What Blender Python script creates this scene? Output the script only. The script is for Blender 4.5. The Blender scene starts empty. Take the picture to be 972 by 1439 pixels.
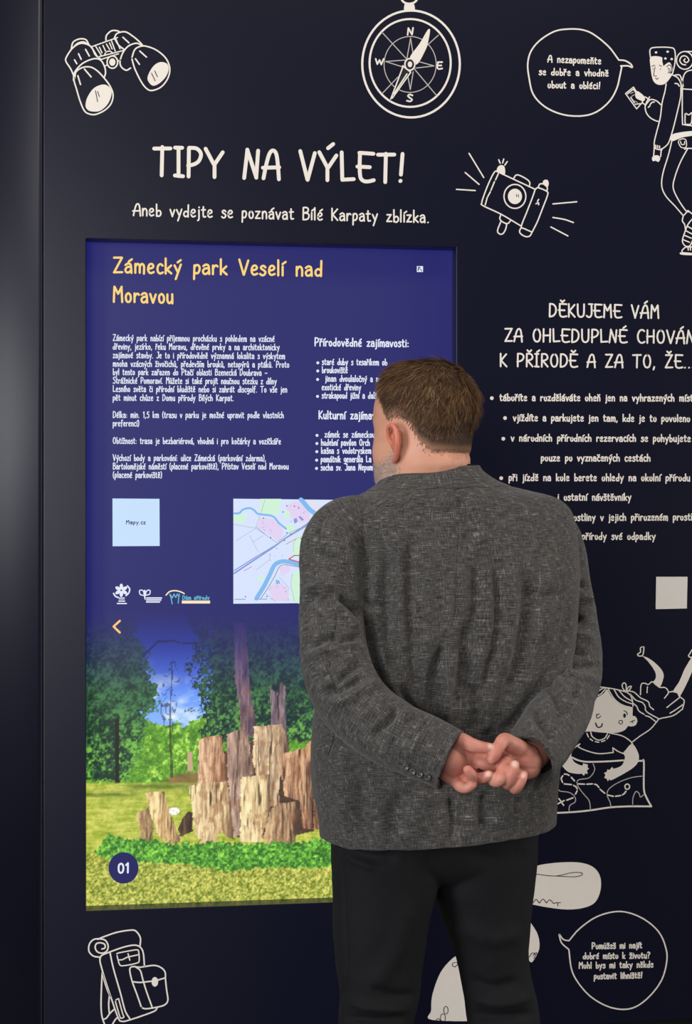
import bpy, bmesh, math, random
import numpy as np
from mathutils import Vector
from mathutils.geometry import tessellate_polygon
rng = np.random.default_rng(7); random.seed(7)
scn = bpy.context.scene; COL = scn.collection
R = math.radians

# ------------------------------------------------------------------ camera, world, lights, exposure
F_PX, IW, IH = 2200.0, 972, 1439
CAM = np.array([0.0838, -3.3599, 1.48]); YAW = R(8.0)
cd = bpy.data.cameras.new('camera'); cam = bpy.data.objects.new('camera', cd); COL.objects.link(cam)
cam.location = CAM; cam.rotation_euler = (R(90), 0, -YAW)
cd.sensor_fit = 'VERTICAL'; cd.sensor_height = 36.0; cd.lens = F_PX / IH * 36.0; cd.clip_start = 0.05
scn.camera = cam
scn.view_settings.view_transform = 'Standard'; scn.view_settings.look = 'None'
scn.view_settings.exposure = 0.0; scn.view_settings.gamma = 1.0; scn.view_settings.use_curve_mapping = False
w = bpy.data.worlds.new('world'); scn.world = w; w.use_nodes = True
w.node_tree.nodes['Background'].inputs[0].default_value = (0.80, 0.86, 1.0, 1)
w.node_tree.nodes['Background'].inputs[1].default_value = 0.06
def area(name, loc, target, sx, sy, power, col):
    ld = bpy.data.lights.new(name, 'AREA'); ld.shape = 'RECTANGLE'; ld.size = sx; ld.size_y = sy
    ld.energy = power; ld.color = col
    o = bpy.data.objects.new(name, ld); COL.objects.link(o); o.location = loc
    o.rotation_euler = (Vector(target) - Vector(loc)).to_track_quat('-Z', 'Y').to_euler()
    return o
area('window_daylight', (-1.8, -5.8, 2.0), (0.0, 0.0, 1.6), 2.4, 2.0, 112, (0.94, 0.97, 1.0))
area('left_fill_light', (-3.0, -3.3, 1.8), (0.2, -0.4, 1.5), 1.1, 3.4, 150, (0.97, 0.98, 1.0))  # added fill from the left: rakes the blazer folds, brightens the rounded panel
area('right_fill_light', (4.0, -1.4, 1.5), (0.9, 0.0, 1.1), 1.2, 2.0, 62, (1.0, 0.96, 0.92))  # unseen fill added on the right to lift the white prints there
area('ceiling_lamp', (1.5, -2.9, 6.2), (1.0, -0.5, 0.6), 3.2, 1.6, 165, (1.0, 0.95, 0.89))

# ------------------------------------------------------------------ pixel <-> place
_r = np.array([math.cos(YAW), -math.sin(YAW), 0.0]); _f = np.array([math.sin(YAW), math.cos(YAW), 0.0]); _u = np.array([0, 0, 1.0])
def P(px, py, Y):
    """points on the vertical plane y = Y seen at pixel (px, py)"""
    px = np.asarray(px, float); py = np.asarray(py, float); Y = np.asarray(Y, float)
    d = _f + ((px - IW / 2) / F_PX)[..., None] * _r - ((py - IH / 2) / F_PX)[..., None] * _u
    t = (Y - CAM[1]) / d[..., 1]
    return CAM + d * t[..., None]
def proj(v):
    d = np.asarray(v, float) - CAM; z = d @ _f
    return IW / 2 + F_PX * (d @ _r) / z, IH / 2 - F_PX * (d @ _u) / z

# ------------------------------------------------------------------ materials
def lin(c):
    c = np.asarray(c, float) / 255.0
    return np.where(c <= 0.04045, c / 12.92, ((c + 0.055) / 1.055) ** 2.4)
def rgba(c): return tuple(float(x) for x in lin(c)) + (1.0,)
def new_mat(name):
    m = bpy.data.materials.new(name); m.use_nodes = True
    return m, m.node_tree, m.node_tree.nodes['Principled BSDF']
def plain(name, c, rough=0.6, spec=0.5, noise=0.0, nscale=40, emit=None, metallic=0.0):
    m, nt, b = new_mat(name)
    b.inputs['Base Color'].default_value = rgba(c); b.inputs['Roughness'].default_value = rough
    b.inputs['Specular IOR Level'].default_value = spec; b.inputs['Metallic'].default_value = metallic
    if noise:
        t = nt.nodes.new('ShaderNodeTexNoise'); t.inputs['Scale'].default_value = nscale; t.inputs['Detail'].default_value = 4
        g = nt.nodes.new('ShaderNodeTexCoord'); nt.links.new(g.outputs['Object'], t.inputs['Vector'])
        mx = nt.nodes.new('ShaderNodeMix'); mx.data_type = 'RGBA'
        a = lin(c); mx.inputs[6].default_value = tuple(a * (1 - noise)) + (1,); mx.inputs[7].default_value = tuple(np.minimum(a * (1 + noise), 1)) + (1,)
        nt.links.new(t.outputs['Fac'], mx.inputs[0]); nt.links.new(mx.outputs[2], b.inputs['Base Color'])
    if emit is not None:
        b.inputs['Base Color'].default_value = (0.004, 0.004, 0.006, 1)
        b.inputs['Emission Color'].default_value = rgba(emit); b.inputs['Emission Strength'].default_value = 1.0
    return m
def glow(name, c): return plain(name, (5, 5, 6), rough=SCREEN_ROUGH, spec=SCREEN_SPEC, emit=c)
SCREEN_ROUGH, SCREEN_SPEC = 0.5, 0.35
def attr_mat(name, rough, spec, emission=False, bump=0.0, bscale=400, sss=0.0):
    m, nt, b = new_mat(name)
    a = nt.nodes.new('ShaderNodeAttribute'); a.attribute_name = 'tint'
    b.inputs['Roughness'].default_value = rough; b.inputs['Specular IOR Level'].default_value = spec
    if emission:
        b.inputs['Base Color'].default_value = (0.004, 0.004, 0.006, 1)
        nt.links.new(a.outputs['Color'], b.inputs['Emission Color']); b.inputs['Emission Strength'].default_value = 1.0
    else:
        nt.links.new(a.outputs['Color'], b.inputs['Base Color'])
    if sss:
        b.inputs['Subsurface Weight'].default_value = sss; b.inputs['Subsurface Radius'].default_value = (0.010, 0.004, 0.002)
        b.inputs['Subsurface Scale'].default_value = 0.6
    if bump:
        t = nt.nodes.new('ShaderNodeTexNoise'); t.inputs['Scale'].default_value = bscale; t.inputs['Detail'].default_value = 5
        g = nt.nodes.new('ShaderNodeTexCoord'); nt.links.new(g.outputs['Object'], t.inputs['Vector'])
        bp = nt.nodes.new('ShaderNodeBump'); bp.inputs['Strength'].default_value = bump; bp.inputs['Distance'].default_value = 0.001
        nt.links.new(t.outputs['Fac'], bp.inputs['Height']); nt.links.new(bp.outputs['Normal'], b.inputs['Normal'])
    return m

M_WALL, nt, b = new_mat('navy_wall')
b.inputs['Base Color'].default_value = (0.0024, 0.0027, 0.0125, 1); b.inputs["Roughness"].default_value = 0.325; b.inputs['Specular IOR Level'].default_value = 0.42
_t = nt.nodes.new('ShaderNodeTexNoise'); _t.inputs['Scale'].default_value = 900; _t.inputs['Detail'].default_value = 3
_g = nt.nodes.new('ShaderNodeTexCoord'); nt.links.new(_g.outputs['Object'], _t.inputs['Vector'])
_b = nt.nodes.new('ShaderNodeBump'); _b.inputs['Strength'].default_value = 0.12; _b.inputs['Distance'].default_value = 0.0008
nt.links.new(_t.outputs['Fac'], _b.inputs['Height']); nt.links.new(_b.outputs['Normal'], b.inputs['Normal'])
M_WHITE = plain('off_white_print', (222, 213, 202), 0.6, 0.3, noise=0.03, nscale=30)
M_THIN = plain('thin_grey_print', (176, 168, 164), 0.6, 0.3)
M_INK = plain('navy_print', (16, 15, 30), 0.5, 0.4)
M_FLOOR = plain('grey_floor', (58, 56, 55), 0.6, 0.3, noise=0.15, nscale=12)
M_PLINTH = plain('black_plinth', (8, 8, 10), 0.5, 0.4, noise=0.2)

# ------------------------------------------------------------------ object helpers
def link(o, parent=None):
    COL.objects.link(o)
    if parent is not None: o.parent = parent
    return o
def mesh_obj(name, verts, faces, mats, parent=None, loc=(0, 0, 0), smooth=False, fmat=None, uv=None, tint=None, recalc=False):
    loc = np.asarray(loc, float); wl = loc.copy(); pr = parent
    while pr is not None: wl = wl + np.array(pr.location); pr = pr.parent
    me = bpy.data.meshes.new(name)
    me.from_pydata((np.asarray(verts, float) - wl).tolist(), [], [tuple(int(i) for i in f) for f in faces])
    for m in (mats if isinstance(mats, (list, tuple)) else [mats]): me.materials.append(m)
    if fmat is not None: me.polygons.foreach_set('material_index', np.asarray(fmat, dtype=np.int32))
    if smooth: me.polygons.foreach_set('use_smooth', np.ones(len(me.polygons), dtype=bool))
    if uv is not None:
        l = me.uv_layers.new(name='UVMap'); vi = np.zeros(len(me.loops), dtype=np.int32); me.loops.foreach_get('vertex_index', vi)
        l.data.foreach_set('uv', np.asarray(uv, float)[vi].ravel())
    if tint is not None:
        a = me.color_attributes.new('tint', 'FLOAT_COLOR', 'POINT'); t = np.ones((len(verts), 4)); t[:, :3] = tint
        a.data.foreach_set('color', t.ravel())
    me.update()
    o = bpy.data.objects.new(name, me); o.location = loc
    return link(o, parent)
def tag(o, label, cat, group=None, kind=None):
    o['label'] = label; o['category'] = cat
    if group: o['group'] = group
    if kind: o['kind'] = kind
    return o
def thing(name, loc, label, cat, group=None):
    o = bpy.data.objects.new(name, None); o.location = loc; o.empty_display_size = 0.05; link(o)
    return tag(o, label, cat, group)
def box_vf(x0, x1, y0, y1, z0, z1, v, f):
    n = len(v)
    v += [(x0, y0, z0), (x1, y0, z0), (x1, y1, z0), (x0, y1, z0), (x0, y0, z1), (x1, y0, z1), (x1, y1, z1), (x0, y1, z1)]
    f += [[n + i for i in q] for q in ((0, 1, 5, 4), (1, 2, 6, 5), (2, 3, 7, 6), (3, 0, 4, 7), (4, 5, 6, 7), (3, 2, 1, 0))]

def catmull(p, n=8, closed=False):
    p = np.asarray(p, float); k = len(p)
    if k < 3 and not closed: return p
    if closed: q = np.vstack([p[-1], p, p[0], p[1]])
    else: q = np.vstack([2 * p[0] - p[1], p, 2 * p[-1] - p[-2]])
    out = []
    for i in range(1, len(q) - 2):
        a, b_, c, d = q[i - 1], q[i], q[i + 1], q[i + 2]
        t = np.linspace(0, 1, n, endpoint=False)[:, None]
        out.append(0.5 * ((2 * b_) + (c - a) * t + (2 * a - 5 * b_ + 4 * c - d) * t ** 2 + (3 * b_ - a - 3 * c + d) * t ** 3))
    if not closed: out.append(q[-2][None])
    return np.vstack(out)

class Flat:
    """prints on a vertical plane, drawn in picture pixels and laid on the plane as real flat geometry"""
    def __init__(s, Y, base=0.0003): s.Y = Y; s.base = base; s.v = []; s.f = []; s.m = []; s.k = 0; s.mats = []
    def _mi(s, m):
        if m not in s.mats: s.mats.append(m)
        return s.mats.index(m)
    def _add(s, pts, faces, mat, lay):
        n = len(s.v); Y = s.Y - s.base - lay * 0.00016 - (s.k % 9) * 0.000014; s.k += 1
        pts = np.asarray(pts, float)
        s.v += P(pts[:, 0], pts[:, 1], np.full(len(pts), Y)).tolist()
        s.f += [[n + i for i in q] for q in faces]; s.m += [s._mi(mat)] * len(faces)
    def fill(s, pts, mat, lay=0, smooth=True, n=5):
        p = catmull(pts, n, True) if smooth else np.asarray(pts, float)
        tri = tessellate_polygon([[Vector((float(a), float(b), 0)) for a, b in p]])
        s._add(p, [list(t) for t in tri], mat, lay)
    def ellipse(s, cx, cy, rx, ry, mat, lay=0, rot=0, n=32):
        t = np.linspace(0, 2 * np.pi, n, endpoint=False); x, y = rx * np.cos(t), ry * np.sin(t); c, q = math.cos(rot), math.sin(rot)
        s._add(np.c_[cx + x * c - y * q, cy + x * q + y * c], [list(range(n))], mat, lay)
    def ring(s, cx, cy, rx, ry, wd, mat, lay=1, n=40):
        t = np.linspace(0, 2 * np.pi, n, endpoint=False)
        o = np.c_[cx + (rx + wd / 2) * np.cos(t), cy + (ry + wd / 2) * np.sin(t)]; i = np.c_[cx + (rx - wd / 2) * np.cos(t), cy + (ry - wd / 2) * np.sin(t)]
        s._add(np.vstack([o, i]), [[a, (a + 1) % n, n + (a + 1) % n, n + a] for a in range(n)], mat, lay)
    def line(s, p, wd, mat, lay=1, caps=6):
        p = np.asarray(p, float)
        keep = [0] + [i for i in range(1, len(p)) if np.hypot(*(p[i] - p[i - 1])) > 1e-4]
        p = p[keep]
        if len(p) < 2: p = np.vstack([p[0], p[0] + [0.01, 0]])
        d = np.diff(p, axis=0); d /= np.linalg.norm(d, axis=1)[:, None]
        t = np.vstack([d[0], d[:-1] + d[1:], d[-1]]); ln = np.linalg.norm(t, axis=1); t /= np.maximum(ln, 0.3)[:, None]
        nn = np.c_[-t[:, 1], t[:, 0]]; h = wd / 2
        ca = np.linspace(0, np.pi, caps + 1)[1:-1]
        poly = [p + nn * h, p - nn * h]; k = len(p)
        faces = [[i, i + 1, k + i + 1, k + i] for i in range(k - 1)]
        a0 = [p[0] + h * (nn[0] * math.cos(a) - d[0] * math.sin(a)) for a in ca]; n0 = 2 * k
        faces.append([0] + [n0 + i for i in range(len(a0))] + [k])
        a1 = [p[-1] + h * (nn[-1] * math.cos(a) + d[-1] * math.sin(a)) for a in ca]; n1 = n0 + len(a0)
        faces.append([k - 1] + [n1 + i for i in range(len(a1))] + [2 * k - 1])
        s._add(np.vstack(poly + [np.array(a0), np.array(a1)]), faces, mat, lay)
    def draw(s, spec, wd, mat, org=(0, 0), sc=1.0, lay=1):
        """spec: strokes 'x y x y ...' separated by ';' in a crop's own pixels; ~ smooths, @ fills"""
        for st in spec.split(';'):
            st = st.strip()
            if not st: continue
            sm = st[0] == '~'; fi = st[0] == '@'
            if sm or fi: st = st[1:]
            a = np.array(st.split(), float).reshape(-1, 2) * sc + org
            if fi: s.fill(a, mat, lay - 1, True)
            else: s.line(catmull(a, 6) if sm and len(a) > 2 else a, wd, mat, lay)
    def build(s, name, parent=None, label=None):
        o = mesh_obj(name, s.v, s.f, s.mats, parent, loc=(0, 0, 0), fmat=s.m)
        if label: o['label'] = label
        return o

# ------------------------------------------------------------------ hand-drawn lettering
G = {}
def g(ch, wd, *st): G[ch] = (wd / 100.0, st)
g('A', 52, '~2 0 10 45 20 84 31 96 41 84 46 45 49 -2', '0 37 50 40')
g('B', 46, '5 0 6 97', '~6 97 26 98 38 86 34 64 8 54', '~8 54 34 52 44 32 34 6 5 0')
g('C', 47, '~44 88 34 97 18 92 6 62 7 28 18 4 34 0 46 8')
g('D', 50, '5 0 7 97', '~7 97 28 93 43 70 43 34 28 8 5 0')
g('E', 50, '7 97 50 95', '~8 97 7 55 9 15 18 2 32 0 50 5', '0 50 38 49')
g('H', 50, '5 0 6 97', '44 0 45 97', '3 48 46 50')
g('I', 28, '13 0 13 97', '2 97 24 97', '2 2 27 0')
g('J', 36, '~32 97 33 30 26 4 12 0 2 10', '14 97 36 97')
g('K', 44, '5 0 5 97', '40 92 8 46', '8 46 42 0')
g('L', 42, '5 97 7 3', '7 3 42 6')
g('M', 54, '4 0 7 97', '7 97 26 52', '26 52 45 97', '45 97 49 0')
g('N', 50, '2 0 12 97', '12 97 40 2', '40 2 46 94')
g('O', 52, '~26 97 12 84 5 48 12 12 26 1 40 12 46 48 40 84 27 97')
g('P', 46, '6 0 7 97', '~7 97 30 95 43 78 38 55 24 42 4 36')
g('R', 46, '6 0 7 97', '~7 97 30 95 41 78 36 56 6 42', '14 42 43 0')
g('S', 44, '~42 86 32 97 14 93 8 76 18 60 34 46 42 26 34 6 18 0 4 10')
g('T', 54, '26 0 28 97', '2 92 52 94')
g('U', 50, '~5 97 6 30 14 6 26 1 38 8 44 30 45 97')
g('V', 48, '2 97 24 0', '24 0 46 92')
g('Z', 48, '4 96 44 97', '44 97 4 2', '4 2 46 4')
g('Y', 56, '2 96 28 42', '54 86 28 42', '28 42 28 0')
g('a', 38, '~4 50 16 60 28 56 32 40 34 0', '~32 36 16 37 4 22 8 4 20 2 32 16')
g('b', 36, '5 97 6 0', '~6 6 20 -1 33 12 33 34 22 46 7 34')
g('c', 32, '~31 50 21 60 10 52 5 30 9 8 19 0 32 7')
g('d', 38, '34 97 32 0', '~32 34 18 44 6 34 4 14 14 1 32 10')
g('e', 36, '~6 28 24 34 31 46 24 59 12 56 5 36 6 14 16 1 33 8')
g('f', 30, '~30 86 22 97 13 90 11 60 10 -10', '2 52 26 54')
g('g', 36, '~31 50 18 60 5 46 5 22 16 12 31 24', '~32 58 32 -10 22 -28 4 -22')
g('h', 37, '5 97 5 0', '~5 36 18 55 29 48 32 30 32 0')
g('i', 12, '6 57 6 0', '6 76 7 79')
g('j', 18, '~12 57 12 -14 4 -28', '12 76 13 79')
g('k', 36, '5 97 5 0', '32 52 7 22', '11 25 34 0')
g('l', 12, '6 97 6 0')
g('m', 54, '5 57 5 0', '~5 40 14 58 24 53 27 36 27 2', '~27 40 36 58 46 52 49 34 48 -4')
g('n', 36, '5 57 5 0', '~5 38 16 58 27 52 31 34 31 0')
g('o', 36, '~18 58 8 48 5 28 9 8 18 1 28 8 32 28 28 48 19 58')
g('p', 36, '6 56 4 -32', '~5 40 16 58 29 52 32 30 23 6 6 8')
g('r', 30, '5 56 5 0', '~5 34 13 52 22 57 29 50')
g('s', 31, '~29 50 20 60 8 54 8 42 20 32 29 20 24 4 12 -1 2 8')
g('t', 30, '~12 84 11 20 16 2 28 5', '2 58 27 60')
g('u', 36, '~5 56 5 20 12 2 22 4 31 20', '31 57 32 -2')
g('v', 34, '2 56 17 0', '17 0 32 54')
g('y', 38, '3 54 19 12', '36 60 10 -34')
g('z', 35, '4 56 31 57', '31 57 4 2', '4 2 34 3')
g('x', 34, '3 56 31 0', '31 57 3 0')
g('0', 46, '~23 90 9 78 5 46 9 12 22 0 36 12 41 46 36 78 24 90')
g('1', 26, '4 74 18 92', '18 92 17 0')
g('5', 40, '38 92 10 90', '10 90 8 54', '~8 54 26 56 36 38 34 12 20 0 4 8')
g('.', 14, '6 2 7 3'); g(',', 16, '9 6 4 -14'); g(':', 14, '6 6 7 7', '6 44 7 45')
g('!', 20, '14 97 9 26', '7 4 8 5'); g('?', 36, '~4 84 14 97 30 90 31 70 18 52 16 30', '15 4 16 5')
g('(', 20, '~17 97 7 70 5 30 15 -8'); g(')', 20, '~4 97 14 70 15 30 4 -8'); g('–', 40, '4 36 36 38')
ACC = {'á': 'a´', 'é': 'e´', 'í': 'ı´', 'ý': 'y´', 'ú': 'u´', 'ů': 'u°', 'ě': 'eˇ', 'š': 'sˇ', 'č': 'cˇ', 'ř': 'rˇ', 'ž': 'zˇ', 'ň': 'nˇ', 'ó': 'o´',
       'Á': 'A´', 'É': 'E´', 'Í': 'I´', 'Ý': 'Y´', 'Ě': 'Eˇ', 'Š': 'Sˇ', 'Ř': 'Rˇ', 'Ž': 'Zˇ', 'Č': 'Cˇ'}
G['ı'] = (0.12, ('6 57 6 0',))
AM = {'´': ('0 0 16 15',), 'ˇ': ('-12 14 0 0', '0 0 12 14'), '°': ('~0 0 -6 7 0 14 6 7 0 0',)}
def layout(text, epsilon=False):
    x = 0.0; out = []; last = 0.0
    for ch in text:
        if ch == ' ': x += 0.50; continue
        base, acc = (ACC[ch][0], ACC[ch][1]) if ch in ACC else (ch, None)
        wd, st = G[base]
        for q in st:
            sm = q[0] == '~'; a = np.array(q.lstrip('~').split(), float).reshape(-1, 2) / 100
            a = catmull(a, 4) if sm else a
            out.append(a + [x, 0])
        if acc:
            top = 1.10 if base.isupper() else 0.72
            for q in AM[acc]:
                sm = q[0] == '~'; a = np.array(q.lstrip('~').split(), float).reshape(-1, 2) / 100
                out.append((catmull(a, 3) if sm else a) + [x + wd / 2, top])
        last = x + wd; x = last + 0.10
    return out, last
def write(fl, text, x0, y0, x1, y1, cap, wd, mat, fit=None, lay=1):
    """letter `text` from (x0,y0); `fit` (its first words) ends at (x1,y1)"""
    st, tot = layout(text); _, ft = layout(fit or text)
    kx = (x1 - x0 - wd) / ft; sl = (y1 - y0) / (x1 - x0)
    for a in st:
        jx, jy = rng.normal(0, 0.006, 2)
        px = x0 + wd / 2 + (a[:, 0] + jx) * kx
        fl.line(np.c_[px, y0 + (px - x0) * sl - wd / 2 - (a[:, 1] + jy) * (cap - wd)], wd, mat, lay, caps=4)

# ------------------------------------------------------------------ the setting
OX0, OX1, OZ0, OZ1 = 0.0, 0.8, 0.635, 2.0594          # opening for the screen
WZ0, WZ1, WX0, WX1, WD = 0.345, 3.0, -0.0880, 2.6, 0.044
v, f = [], []
def panel_with_opening():
    xs = [WX0, OX0, OX1, WX1]; zs = [WZ0, OZ0, OZ1, WZ1]; vv, ff = [], []
    idx = {}
    for j, y in enumerate((0.0, WD)):
        for a, x in enumerate(xs):
            for c, z in enumerate(zs): idx[(a, c, j)] = len(vv); vv.append((x, y, z))
    for a in range(3):
        for c in range(3):
            if (a, c) == (1, 1): continue
            ff.append([idx[(a, c, 0)], idx[(a + 1, c, 0)], idx[(a + 1, c + 1, 0)], idx[(a, c + 1, 0)]])
            ff.append([idx[(a, c, 1)], idx[(a, c + 1, 1)], idx[(a + 1, c + 1, 1)], idx[(a + 1, c, 1)]])
    def strip(l, flip):
        for p, q in zip(l[:-1], l[1:]):
            r = [idx[p + (0,)], idx[q + (0,)], idx[q + (1,)], idx[p + (1,)]]
            ff.append(r[::-1] if flip else r)
    strip([(a, 0) for a in range(4)], True); strip([(3, c) for c in range(4)], True)
    strip([(a, 3) for a in range(3, -1, -1)], True); strip([(0, c) for c in range(3, -1, -1)], True)
    n_ = len(ff); strip([(1, 1), (2, 1), (2, 2), (1, 2), (1, 1)], False)
    return vv, ff, [0] * n_ + [1] * (len(ff) - n_)
vv, ff, fm_ = panel_with_opening()
o = mesh_obj('wall_back', vv, ff, [M_WALL, plain('opening_edge', (15, 16, 44), 0.3, 0.5)], fmat=fm_); o['kind'] = 'structure'
bv = o.modifiers.new('bevel', 'BEVEL'); bv.width = 0.0012; bv.segments = 2; bv.limit_method = 'ANGLE'; bv.angle_limit = R(60)
# the neighbouring panel, rounded away towards the left
prof = [(-0.0905, 0.03), (-0.0905, 0.0012), (-0.0917, 0.0), (-0.100, 0.0)]
RC = 0.24
for a in np.linspace(0, 60, 40)[1:]: prof.append((-0.100 - RC * math.sin(R(a)), RC * (1 - math.cos(R(a)))))
n = len(prof); vv = [(x, y, WZ0) for x, y in prof] + [(x, y, WZ1) for x, y in prof]
ff = [[i + 1, i, n + i, n + i + 1] for i in range(n - 1)]
M_WALL2 = M_WALL.copy(); M_WALL2.name = 'navy_wall_satin'; _p = M_WALL2.node_tree.nodes['Principled BSDF']; _p.inputs['Roughness'].default_value = 0.5; _p.inputs['Specular IOR Level'].default_value = 0.55
o = mesh_obj('wall_left', vv, ff, M_WALL2, smooth=True); o['kind'] = 'structure'
for ed in o.data.edges:
    if max(ed.vertices) - min(ed.vertices) == n and min(ed.vertices) in (1, 2): ed.use_edge_sharp = True
so = o.modifiers.new('thick', 'SOLIDIFY'); so.thickness = 0.018; so.offset = -1
v, f = [], []; box_vf(-0.35, 2.6, 0.06, 0.09, 0.0, 0.335, v, f); box_vf(-0.35, 2.6, 0.05, 0.09, 0.32, 0.34, v, f)
o = mesh_obj('baseboard_back', v, f, M_PLINTH); o['kind'] = 'structure'
v, f = [], []; box_vf(-0.105, -0.075, 0.052, 0.07, 0.37, 3.0, v, f)
o = mesh_obj('trim_1', v, f, M_PLINTH); o['kind'] = 'structure'
v, f = [], []; box_vf(-6, 6, -7, 1.5, -0.05, 0.0, v, f)
o = mesh_obj('floor', v, f, M_FLOOR); o['kind'] = 'structure'

# ------------------------------------------------------------------ prints on the wall
S1, S2, S3, S4, S5, S6, S7 = 300 / 972, 200 / 972, 252 / 972, 210 / 972, 212 / 972, 372 / 972, 160 / 972
def drawing(name, label, cat='drawing', px=0, py=0):
    p = P(px, py, 0.0); return thing(name, tuple(p), label, cat)

# binoculars
t = drawing('binoculars_drawing', 'white line drawing of binoculars on the dark wall, top left', px=165, py=100)
og = (60, 20); W = 2.0
fl = Flat(0); fl.draw('~146 292 128 250 106 215 108 195 135 155 170 133 205 138 225 155 240 185 264 205;~130 158 138 128 165 113 195 115 210 138;~140 150 160 132 185 126 205 136;~140 300 145 265 180 225 230 203 262 208 280 235 286 265 280 288;145 208 155 225;163 180 175 205;195 160 212 190', W, M_WHITE, og, S1)
fl.draw('~146 290 152 262 180 243 215 240 245 255 275 285 305 325 320 365 312 405 285 435 245 455 215 455 190 440 170 395 155 345 142 300 146 290;190 250 220 285;160 280 172 320', W, M_WHITE, og, S1)
fl.build('left_barrel', t)
fl = Flat(0); fl.draw('~288 120 290 97 312 76 338 75 352 82;~325 112 338 88 375 80 410 100 440 125 455 142;~326 108 345 140 370 160;~400 245 380 255 358 240 352 215 365 175 390 145 425 132 452 142;365 105 392 130', W, M_WHITE, og, S1)
fl.draw('~405 200 420 250 450 310 475 340 500 347 540 330 570 290 578 245 560 200 520 165 480 148 450 145 420 160 405 200;442 168 472 195;422 203 440 228', W, M_WHITE, og, S1)
fl.build('right_barrel', t)
fl = Flat(0); fl.draw('222 148 340 106;222 148 250 195;240 144 268 190;258 150 270 176;274 142 288 172;290 136 304 160;304 130 316 158;312 118 330 168;332 110 352 158;250 195 368 165;268 205 345 180;285 235 294 230;342 214 354 208;~280 186 290 172 306 168 320 178', W * .8, M_WHITE, og, S1)
fl.ring(60 + 317 * S1, 20 + 218 * S1, 24 * S1, 28 * S1, W, M_WHITE); fl.ellipse(60 + 317 * S1, 20 + 218 * S1, 14 * S1, 17 * S1, M_WHITE)
fl.build('bridge', t)
for lens, marks in (('@195 410 205 375 235 335 280 320 310 340 312 370 295 410 260 440 220 442 200 430', '240 348 250 398;250 352 258 375'),
                    ('@478 300 482 272 505 235 535 218 565 225 573 250 560 285 530 315 500 325', '495 268 512 303;510 258 522 285')):
    fl = Flat(0); fl.draw(lens, 1, M_WHITE, og, S1); fl.draw(marks, 1.0, M_INK, og, S1, 3); fl.build('lens', t, 'solid white lens')

# compass
t = drawing('compass_drawing', 'white line drawing of a round compass on the dark wall, top centre', px=577, py=90)
og = (480, 0); X = lambda a: 480 + a * S2; Yy = lambda a: a * S2
fl = Flat(0); fl.ring(X(473), Yy(437), 333 * S2, 365 * S2, 3.0, M_WHITE, n=64); fl.ring(X(467), Yy(430), 277 * S2, 300 * S2, 2.8, M_WHITE, n=64)
fl.draw('@430 28 445 22 480 22 494 30 495 74 430 74', 1, M_WHITE, og, S2); fl.draw('~405 -20 412 2 430 18 460 25 492 18 510 2 516 -20', 2.8, M_WHITE, og, S2); fl.build('case', t)
fl = Flat(0); fl.ring(X(467), Yy(440), 178 * S2, 191 * S2, 1.2, M_THIN, n=56)
fl.draw('275 220 440 400;660 240 560 330;495 470 650 655;275 640 385 525;470 260 445 400;470 260 492 400;630 450 505 415;630 450 505 465;300 420 435 410;300 420 425 460;468 612 450 510;468 612 488 490', 1.3, M_THIN, og, S2); fl.build('dial', t, 'thin grey dial rose')
fl = Flat(0); fl.draw('@595 198 603 210 590 285 570 345 512 440 465 395 530 300 580 215', 1, M_WHITE, og, S2, 4)
fl.draw('@420 452 470 494 345 672 333 680 360 600', 1, M_INK, og, S2, 3); fl.draw('420 450 335 676;470 495 345 670;445 505 356 640;415 450 470 492', 1.8, M_WHITE, og, S2, 4)
fl.ellipse(X(465), Yy(440), 34 * S2, 40 * S2, M_INK, 5); fl.ring(X(465), Yy(440), 34 * S2, 40 * S2, 2.0, M_WHITE, 6); fl.ellipse(X(466), Yy(439), 15 * S2, 20 * S2, M_WHITE, 6); fl.build('needle', t)
for s_ in ('450 238 455 192;455 192 480 236;480 236 487 190', '~660 425 652 445 658 470 686 468;655 425 686 424;655 447 680 447', '~483 652 465 645 452 655 465 668 480 680 468 692 445 688', '232 402 243 438;243 438 258 410;258 410 270 440;270 440 286 402'):
    fl = Flat(0); fl.draw(s_, 2.2, M_WHITE, og, S2); fl.build('letter', t)

# camera
t = drawing('camera_drawing', 'white line drawing of a tilted flashing camera beside the big heading', px=725, py=275)
og = (620, 190); W = 1.8
fl = Flat(0); fl.draw('~366 238 350 235 330 265 300 330 270 410 263 440 270 458 390 515 520 592;366 238 610 352;370 250 352 290;345 302 322 358;318 368 302 398;298 405 285 453;~470 280 485 260 510 262 560 290 575 312 570 335', W, M_WHITE, og, S4)
fl.draw('~610 352 630 342 685 365 690 390 660 470 625 560 590 630;~610 352 590 410 555 500 520 592 540 608 588 630;~520 598 508 625 520 645 550 660 575 655 590 630;~630 338 640 318 665 318 688 340 686 364;625 430 632 418;615 446 626 440;632 440 632 452', W, M_WHITE, og, S4)
fl.draw('@660 312 668 292 690 292 698 315 688 337', W, M_WHITE, og, S4); fl.draw('~385 520 380 545 400 565 430 575 452 553;~385 565 365 620 378 642 400 640 418 610 425 575', W, M_WHITE, og, S4); fl.build('camera_body', t)
fl = Flat(0); fl.ring(620 + 478 * S4, 190 + 398 * S4, 71 * S4, 78 * S4, W, M_WHITE); fl.ellipse(620 + 478 * S4, 190 + 398 * S4, 46 * S4, 50 * S4, M_WHITE); fl.draw('488 385 490 400;500 385 502 402', 0.9, M_INK, og, S4, 3); fl.build('lens', t)
fl = Flat(0); fl.draw('@360 237 366 208 388 194 410 206 413 252 385 246', W, M_WHITE, og, S4); fl.draw('373 160 382 182;405 155 398 180;428 172 412 195', W, M_WHITE, og, S4); fl.build('flash_bulb', t)
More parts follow.
